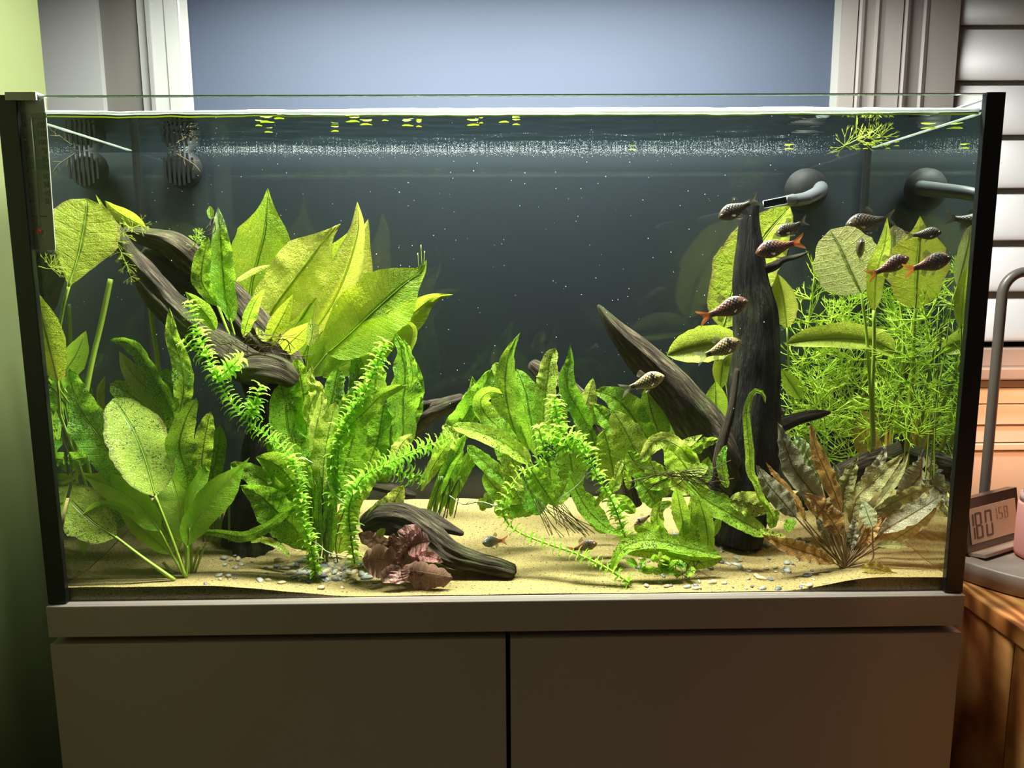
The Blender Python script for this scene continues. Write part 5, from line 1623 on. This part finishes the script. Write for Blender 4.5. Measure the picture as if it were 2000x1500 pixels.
def fin_mat(name, a, b, alpha):
    g = NT(name)
    uv = g.n('UVMap').outputs[0]
    sp = g.n('SeparateXYZ', {0: uv})
    r = g.math('ABSOLUTE', g.math('SINE', g.math('MULTIPLY', sp.outputs[1], 34.0)))
    c = g.mix(sp.outputs[0], a, b)
    c = g.mix(g.remap(r, 0.5, 1.0, 0, 0.5), c, tuple(x * .35 for x in a))
    d = g.n('BsdfPrincipled', {'Base Color': c, 'Roughness': 0.4})
    t = g.n('BsdfTranslucent', {'Color': c})
    m1 = g.n('MixShader', {0: 0.5, 1: d.outputs[0], 2: t.outputs[0]})
    tr = g.n('BsdfTransparent')
    return g.end(g.n('MixShader', {0: alpha, 1: tr.outputs[0], 2: m1.outputs[0]}).outputs[0])


M['fish_gold'] = fish_mat('barb_gold', (0.52, 0.37, 0.14), (0.05, 0.035, 0.016), (0.80, 0.68, 0.36))
M['fish_red'] = fish_mat('barb_red', (0.11, 0.05, 0.035), (0.006, 0.005, 0.004), (0.30, 0.13, 0.085), 0.8, red=(0.45, 0.10, 0.05))
M['fish_backlit'] = fish_mat('barb_backlit', (0.06, 0.045, 0.028), (0.007, 0.006, 0.005), (0.17, 0.12, 0.07), 0.8)  # backlight shade put into a near-black body colour
M['fish_grey'] = fish_mat('barb_grey_red', (0.10, 0.11, 0.09), (0.04, 0.04, 0.035), (0.24, 0.22, 0.16), 0.3, red=(0.75, 0.14, 0.05))
M['fin_gold'] = fin_mat('fin_pale', (0.55, 0.48, 0.32), (0.70, 0.66, 0.50), 0.55)
M['fin_red'] = fin_mat('fin_red', (0.80, 0.14, 0.03), (0.85, 0.32, 0.10), 0.85)
M['fin_dark'] = fin_mat('fin_smoky', (0.10, 0.08, 0.05), (0.30, 0.26, 0.16), 0.65)
M['eye'] = plain('fish_eye_ring', (0.35, 0.30, 0.20), 0.15, spec=0.9)
M['pupil'] = plain('fish_pupil', (0.005, 0.005, 0.005), 0.08, spec=0.9)


def body_mesh(mat):
    st = [(0.0, .008, .006, -.01), (.03, .045, .03, -.008), (.08, .085, .052, 0), (.16, .13, .072, .006), (.26, .165, .082, .01), (.36, .182, .084, .008), (.48, .172, .078, .004), (.60, .142, .064, 0), (.72, .102, .046, .002), (.84, .068, .030, .006), (.94, .056, .020, .008), (1.0, .055, .012, .008)]
    n = 20
    v, f, uv = [], [], []
    for t, hh, ww, cz_ in st:
        for k in range(n):
            a = 2 * pi * k / n
            ca, sa = cos(a), sin(a)
            v.append(Vector((0.40 - t * 0.78, sa * ww, cz_ + ca * hh)))
            uv.append((t, k / n * 2 if k <= n / 2 else 2 - k / n * 2))
    for i in range(len(st) - 1):
        for k in range(n):
            a, b = i * n + k, i * n + (k + 1) % n
            f.append((a, b, b + n, a + n))
    f.append(tuple(range(n))[::-1])
    f.append(tuple((len(st) - 1) * n + k for k in range(n)))
    me = bpy.data.meshes.new('body')
    me.from_pydata([tuple(p) for p in v], [], f)
    l = me.uv_layers.new(name='UVMap')
    for lp in me.loops:
        l.data[lp.index].uv = uv[lp.vertex_index]
    me.polygons.foreach_set('use_smooth', [True] * len(me.polygons))
    me.materials.append(M[mat])
    return me


def fin_mesh(name, root, edge, mat, bend=0.0):
    """root and edge: matching rows of (x, z[, y])"""
    v, f, uv = [], [], []
    m_ = len(root)
    rows = 5
    for i in range(rows):
        t = i / (rows - 1)
        for j in range(m_):
            a, b = Vector((root[j][0], root[j][2] if len(root[j]) > 2 else 0, root[j][1])), Vector((edge[j][0], edge[j][2] if len(edge[j]) > 2 else 0, edge[j][1]))
            p = a.lerp(b, t)
            p.y += bend * t * t + 0.004 * sin(j * 1.7) * t
            v.append(p)
            uv.append((t, j / (m_ - 1)))
    for i in range(rows - 1):
        for j in range(m_ - 1):
            a = i * m_ + j
            f.append((a, a + 1, a + m_ + 1, a + m_))
    me = bpy.data.meshes.new(name)
    me.from_pydata([tuple(p) for p in v], [], f)
    l = me.uv_layers.new(name='UVMap')
    for lp in me.loops:
        l.data[lp.index].uv = uv[lp.vertex_index]
    me.materials.append(M[mat])
    return me


def ball_mesh(name, r, mat):
    bm = bmesh.new()
    bmesh.ops.create_uvsphere(bm, u_segments=12, v_segments=8, radius=r)
    me = bpy.data.meshes.new(name)
    bm.to_mesh(me)
    bm.free()
    me.materials.append(M[mat])
    return me


def fish_set(body, tail, fin):
    s = {'body': body_mesh(body)}
    s['tail_fin'] = fin_mesh('tail_fin', [(-.37, .060), (-.375, .035), (-.38, .012), (-.38, .004), (-.375, -.018), (-.37, -.044)], [(-.60, .175), (-.575, .115), (-.50, .035), (-.50, -.015), (-.575, -.095), (-.60, -.155)], tail)
    s['dorsal_fin'] = fin_mesh('dorsal_fin', [(.03, .186), (-.01, .182), (-.05, .172), (-.09, .156), (-.12, .142)], [(-.04, .295), (-.08, .290), (-.12, .262), (-.15, .225), (-.165, .19)], fin)
    s['anal_fin'] = fin_mesh('anal_fin', [(-.12, -.120), (-.16, -.100), (-.20, -.085), (-.23, -.074)], [(-.19, -.215), (-.22, -.205), (-.245, -.16), (-.26, -.125)], fin)
    s['pelvic_fin'] = [fin_mesh('pelvic_fin', [(.03, -.165, sy * .035), (.01, -.166, sy * .035), (-.01, -.164, sy * .035)], [(-.05, -.235, sy * .075), (-.08, -.232, sy * .07), (-.09, -.205, sy * .06)], fin) for sy in (-1, 1)]
    s['pectoral_fin'] = [fin_mesh('pectoral_fin', [(.17, -.05, sy * .075), (.17, -.065, sy * .073), (.17, -.08, sy * .07)], [(.06, -.075, sy * .125), (.055, -.10, sy * .12), (.075, -.115, sy * .11)], fin) for sy in (-1, 1)]
    s['eye'] = ball_mesh('eye', .031, 'eye')
    s['pupil'] = ball_mesh('pupil', .019, 'pupil')
    return s


FS = {'gold': fish_set('fish_gold', 'fin_gold', 'fin_gold'), 'red': fish_set('fish_red', 'fin_red', 'fin_dark'),
      'dark': fish_set('fish_backlit', 'fin_dark', 'fin_dark'), 'grey': fish_set('fish_grey', 'fin_red', 'fin_dark')}


def fish(label, kind, px, py, Y, length, ang, yaw=0.0, face=1, roll=0.0):
    """length in picture pixels, ang: heading in the picture (0 = to the right), yaw: turn towards (+) or away (-) from the viewer"""
    loc = at(px, py, Y)
    o = thing('barb', loc, label, 'fish', 'barbs swimming in the tank')
    a, y = radians(ang), radians(yaw)
    hd = Vector((cos(a) * cos(y), -sin(y), sin(a) * cos(y))).normalized()
    lat = Vector((0, 0, 1)).cross(hd).normalized()
    upv = hd.cross(lat).normalized()
    rot = Matrix((hd, lat, upv)).transposed().to_4x4() @ Matrix.Rotation(radians(roll), 4, 'X')
    s = length * mpp(Y)
    o.matrix_world = Matrix.Translation(loc) @ rot @ Matrix.Scale(s, 4)
    st = FS[kind]

    def put(nm, me, loc_=(0, 0, 0), par=o):
        c = bpy.data.objects.new(nm, me)
        COL.objects.link(c)
        c.parent = par
        c.location = loc_
        return c
    put('body', st['body'])
    for nm in ('tail_fin', 'dorsal_fin', 'anal_fin'):
        put(nm, st[nm])
    for i in (0, 1):
        put('pelvic_fin', st['pelvic_fin'][i])
        put('pectoral_fin', st['pectoral_fin'][i])
    for sy in (-1, 1):
        e = put('eye', st['eye'], (.315, sy * .040, .022))
        put('pupil', st['pupil'], (.004, sy * .015, .002), e)
    return o


fish('dark barb in front of the tip of the upright trunk', 'dark', 1435, 411, .095, 86, 204, 0)
fish('small brownish barb right of the trunk above the orange tailed one', 'dark', 1540, 447, .12, 70, 203, 5)
fish('dark barb with orange tail crossing the upright trunk heading left', 'red', 1514, 485, .075, 98, 193, 0)
fish('olive barb swimming above the round brown tipped leaf', 'dark', 1690, 434, .13, 98, 188, 0)
fish('dark barb seen head on in front of the round leaf', 'dark', 1680, 488, .07, 96, 135, 57)
fish('black barb without red tail near the tip of the right broad leaf', 'dark', 1810, 457, .026, 66, 6, 12)
fish('dark red tailed barb rising between the two right broad leaves', 'red', 1742, 518, .045, 86, 27, 5)
fish('black red tailed barb farthest right in front of the broad leaf', 'red', 1820, 514, .026, 96, 17, 0)
fish('red scaled barb with orange tail halfway up the dark trunk', 'red', 1422, 602, .075, 104, 21, 0)
fish('golden barb with two black spots against the dark trunk', 'gold', 1412, 680, .07, 96, 23, 0)
fish('golden barb in front of the slanting branch', 'gold', 1263, 746, .075, 92, 20, 0)
fish('pale brown barb hiding among the fern leaves in front of the trunk', 'gold', 1254, 1016, .05, 50, 205, 15)
fish('dark red barb skimming the sand by the creeping stem', 'red', 1143, 1067, .055, 64, 20, 10)
fish('grey barb with orange tail turning away above the sand', 'grey', 962, 1058, .06, 66, 168, 38)
fish('shy barb peeping out behind the right edge of the trunk', 'dark', 1508, 806, .16, 70, 5, 0)

# ------------------------------------------------------------------ pebbles
def pebble_mesh(seed, mat):
    r = random.Random(seed)
    bm = bmesh.new()
    bmesh.ops.create_icosphere(bm, subdivisions=2, radius=1)
    for v_ in bm.verts:
        n_ = noise.noise(v_.co * 1.3 + Vector((seed * 3.1, 0, 0)))
        v_.co *= 1 + 0.28 * n_
        v_.co.z *= 0.55
        v_.co.y *= 0.75
    me = bpy.data.meshes.new('pebble')
    bm.to_mesh(me)
    bm.free()
    me.polygons.foreach_set('use_smooth', [True] * len(me.polygons))
    me.materials.append(mat)
    return me


def peb_mat(name, a, b):
    g = NT(name)
    oi = g.n('ObjectInfo').outputs['Random']
    ob = g.n('TexCoord').outputs['Object']
    c = g.mix(oi, a, b)
    c = g.mix(g.math('MULTIPLY', g.noise(ob, 2.5, 4), 0.5), c, tuple(x * .6 for x in a))
    return g.end(g.n('BsdfPrincipled', {'Base Color': c, 'Roughness': 0.55}).outputs[0])


PM = {'grey': peb_mat('grey_pebble', (0.22, 0.22, 0.185), (0.42, 0.42, 0.34)), 'tan': peb_mat('tan_pebble', (0.34, 0.26, 0.13), (0.56, 0.47, 0.28)), 'slate': peb_mat('slate_pebble', (0.10, 0.105, 0.11), (0.20, 0.20, 0.19))}
PMESH = {k: [pebble_mesh(s * 7 + i, m_) for s in range(3)] for i, (k, m_) in enumerate(PM.items())}


def pebble(px, py, size, kind, label, group):
    p = on_sand(px, py)
    o = bpy.data.objects.new('pebble', rnd.choice(PMESH[kind]))
    COL.objects.link(o)
    s = size * 0.56 * mpp(p.y)
    o.location = p + Vector((0, 0, s * 0.10))
    o.scale = (s * rnd.uniform(.9, 1.35), s * rnd.uniform(.8, 1.1), s * rnd.uniform(.75, 1.1))
    o.rotation_euler = (rnd.uniform(-.25, .25), rnd.uniform(-.25, .25), rnd.uniform(0, 6.28))
    tag(o, label, 'pebble', group)


def SIZE(s):
    return 'tiny ' if s < 8 else 'small ' if s < 12 else 'medium ' if s < 16 else 'large '


def left_spot(px):
    return 'left of the first waterweed root' if px < 605 else 'between the two waterweed roots' if px < 680 else 'beside the red lotus'


def right_spot(px, py):
    a = 'at the front edge' if py > 1120 else 'farther back' if py < 1085 else 'midway back'
    b = 'under the fern' if px < 1360 else 'before the dark trunk' if px < 1490 else 'left of the cryptocoryne'
    return b + ' ' + a


WORD = {'grey': 'grey', 'tan': 'tan', 'slate': 'dark slate'}
spots_ = [(438, 1091, 17, 'grey'), (462, 1086, 15, 'grey'), (465, 1093, 15, 'tan'), (471, 1103, 15, 'grey'), (439, 1104, 12, 'grey'), (460, 1110, 13, 'grey'), (451, 1095, 8, 'slate'), (427, 1125, 17, 'grey'), (447, 1126, 16, 'grey'), (430, 1132, 11, 'tan'), (459, 1130, 8, 'slate'), (394, 1148, 11, 'slate'), (519, 1109, 8, 'slate'), (508, 1134, 16, 'grey'), (541, 1108, 14, 'slate'), (550, 1139, 15, 'tan'), (521, 1120, 8, 'tan'), (588, 1131, 13, 'slate'), (626, 1149, 15, 'tan'), (668, 1148, 9, 'tan'), (493, 1097, 8, 'tan'), (524, 1134, 14, 'tan')]
for px, py, s, kd in spots_:
    pebble(px, py, s, kd, SIZE(s) + WORD[kd] + ' pebble lying loose on the open sand ' + ('right beside the sword plant roots' if px < 480 else 'between sword plant and first waterweed'), 'loose pebbles left of the lotus')
for i in range(150):
    px = rnd.gauss(640, 52)
    py = rnd.gauss(1116, 13)
    if not (545 < px < 745 and 1085 < py < 1140): continue
    kd = rnd.choice(['grey', 'tan', 'tan', 'grey', 'slate'])
    s = rnd.uniform(7, 20)
    pebble(px, py, s, kd, SIZE(s) + WORD[kd] + ' pebble in the heap ' + left_spot(px), 'pebbles around the waterweed roots')
for i in range(118):
    px = rnd.uniform(1235, 1620)
    py = rnd.uniform(1052, 1155)
    kd = rnd.choice(['grey', 'tan', 'tan', 'grey', 'slate'])
    s = rnd.choice([rnd.uniform(5, 9), rnd.uniform(8, 18)])
    pebble(px, py, s, kd, SIZE(s) + WORD[kd] + ' pebble on the sand ' + right_spot(px, py), 'pebbles below the dark trunk')
for i in range(26):
    px, py = rnd.uniform(1250, 1500), rnd.uniform(1040, 1075)
    kd = rnd.choice(['tan', 'grey'])
    s = rnd.uniform(10, 20)
    pebble(px, py, s, kd, SIZE(s) + WORD[kd] + ' pebble on the sand ' + right_spot(px, py), 'pebbles below the dark trunk')

# ------------------------------------------------------------------ floating bits, bubbles, particles
M['speck'] = small_leaf('white_speck', (0.75, 0.80, 0.85), (0.9, 0.93, 0.96), 0.3)


def specks(name, pts, mat):
    v, f = [], []
    for p, r in pts:
        b = len(v)
        v += [p + Vector(d) * r for d in ((1, 0, 0), (-1, 0, 0), (0, 1, 0), (0, -1, 0), (0, 0, 1), (0, 0, -1))]
        f += [tuple(b + i for i in t) for t in ((0, 2, 4), (2, 1, 4), (1, 3, 4), (3, 0, 4), (2, 0, 5), (1, 2, 5), (3, 1, 5), (0, 3, 5))]
    return mk(name, v, f, mat, origin=pts[0][0])


pts = []
for i in range(4500):
    px = rnd.uniform(330, 1640)
    dens = smooth(330, 480, px) * smooth(1650, 1480, px)
    if rnd.random() > 0.25 + 0.75 * dens: continue
    pts.append((at(px, rnd.gauss(294, 5), rnd.uniform(.240, .268)), rnd.uniform(0.00016, 0.00034)))
o = specks('bubble_film', [(Vector((p.x, p.y, min(p.z, WATER - 0.0015))), r) for p, r in pts], M['speck'])
tag(o, 'band of tiny bubbles along the back waterline', 'bubbles', kind='stuff')
pts = [(at(rnd.uniform(280, 1650), rnd.uniform(300, 800) ** 1.0, rnd.uniform(.05, .25)), rnd.uniform(0.00025, 0.0006)) for i in range(330)]
o = specks('drifting_particles', pts, M['speck'])
tag(o, 'tiny pale particles drifting in the water', 'particles', kind='stuff')

FB = [(520, 236, 26), (545, 229, 18), (505, 243, 12), (690, 235, 24), (715, 241, 22), (655, 254, 14), (752, 233, 12), (795, 243, 20), (818, 245, 10), (925, 242, 22), (940, 238, 8), (985, 236, 18), (1008, 241, 14), (1221, 302, 12), (524, 256, 14), (1538, 290, 16), (1790, 283, 10), (1845, 306, 9), (1880, 248, 28)]
FB.sort()
for i, (px, py, s) in enumerate(FB):
    p = at(px, py, .03 + .12 * max(0, (py - 228) / 60))
    z_ = WATER - 0.0016
    p = on_z(px, py, z_)
    p.y = min(max(p.y, 0.02), 0.25)
    p = Vector((p.x if abs(p.x) < XM - .01 else math.copysign(XM - .012, p.x), p.y, z_))
    n = 10
    v = []
    L = s * mpp(p.y) * .5
    for lay in (0, -0.0006):
        for k in range(n):
            a = 2 * pi * k / n
            v.append(p + Vector((cos(a) * L * (1 + .2 * sin(3 * a + i)), sin(a) * L * .55, lay - 0.0012 * abs(cos(a)))))
    f = [tuple(range(n)), tuple(range(n, 2 * n))[::-1]] + [(k, n + k, n + (k + 1) % n, (k + 1) % n) for k in range(n)]
    o = mk('floating_leaflet', v, f, M['needle_yellow'], smooth_=False, origin=p)
    tag(o, ORDW[i] + ' from the left of the yellow green leaflets floating at the surface', 'leaflet', 'floating leaflets')
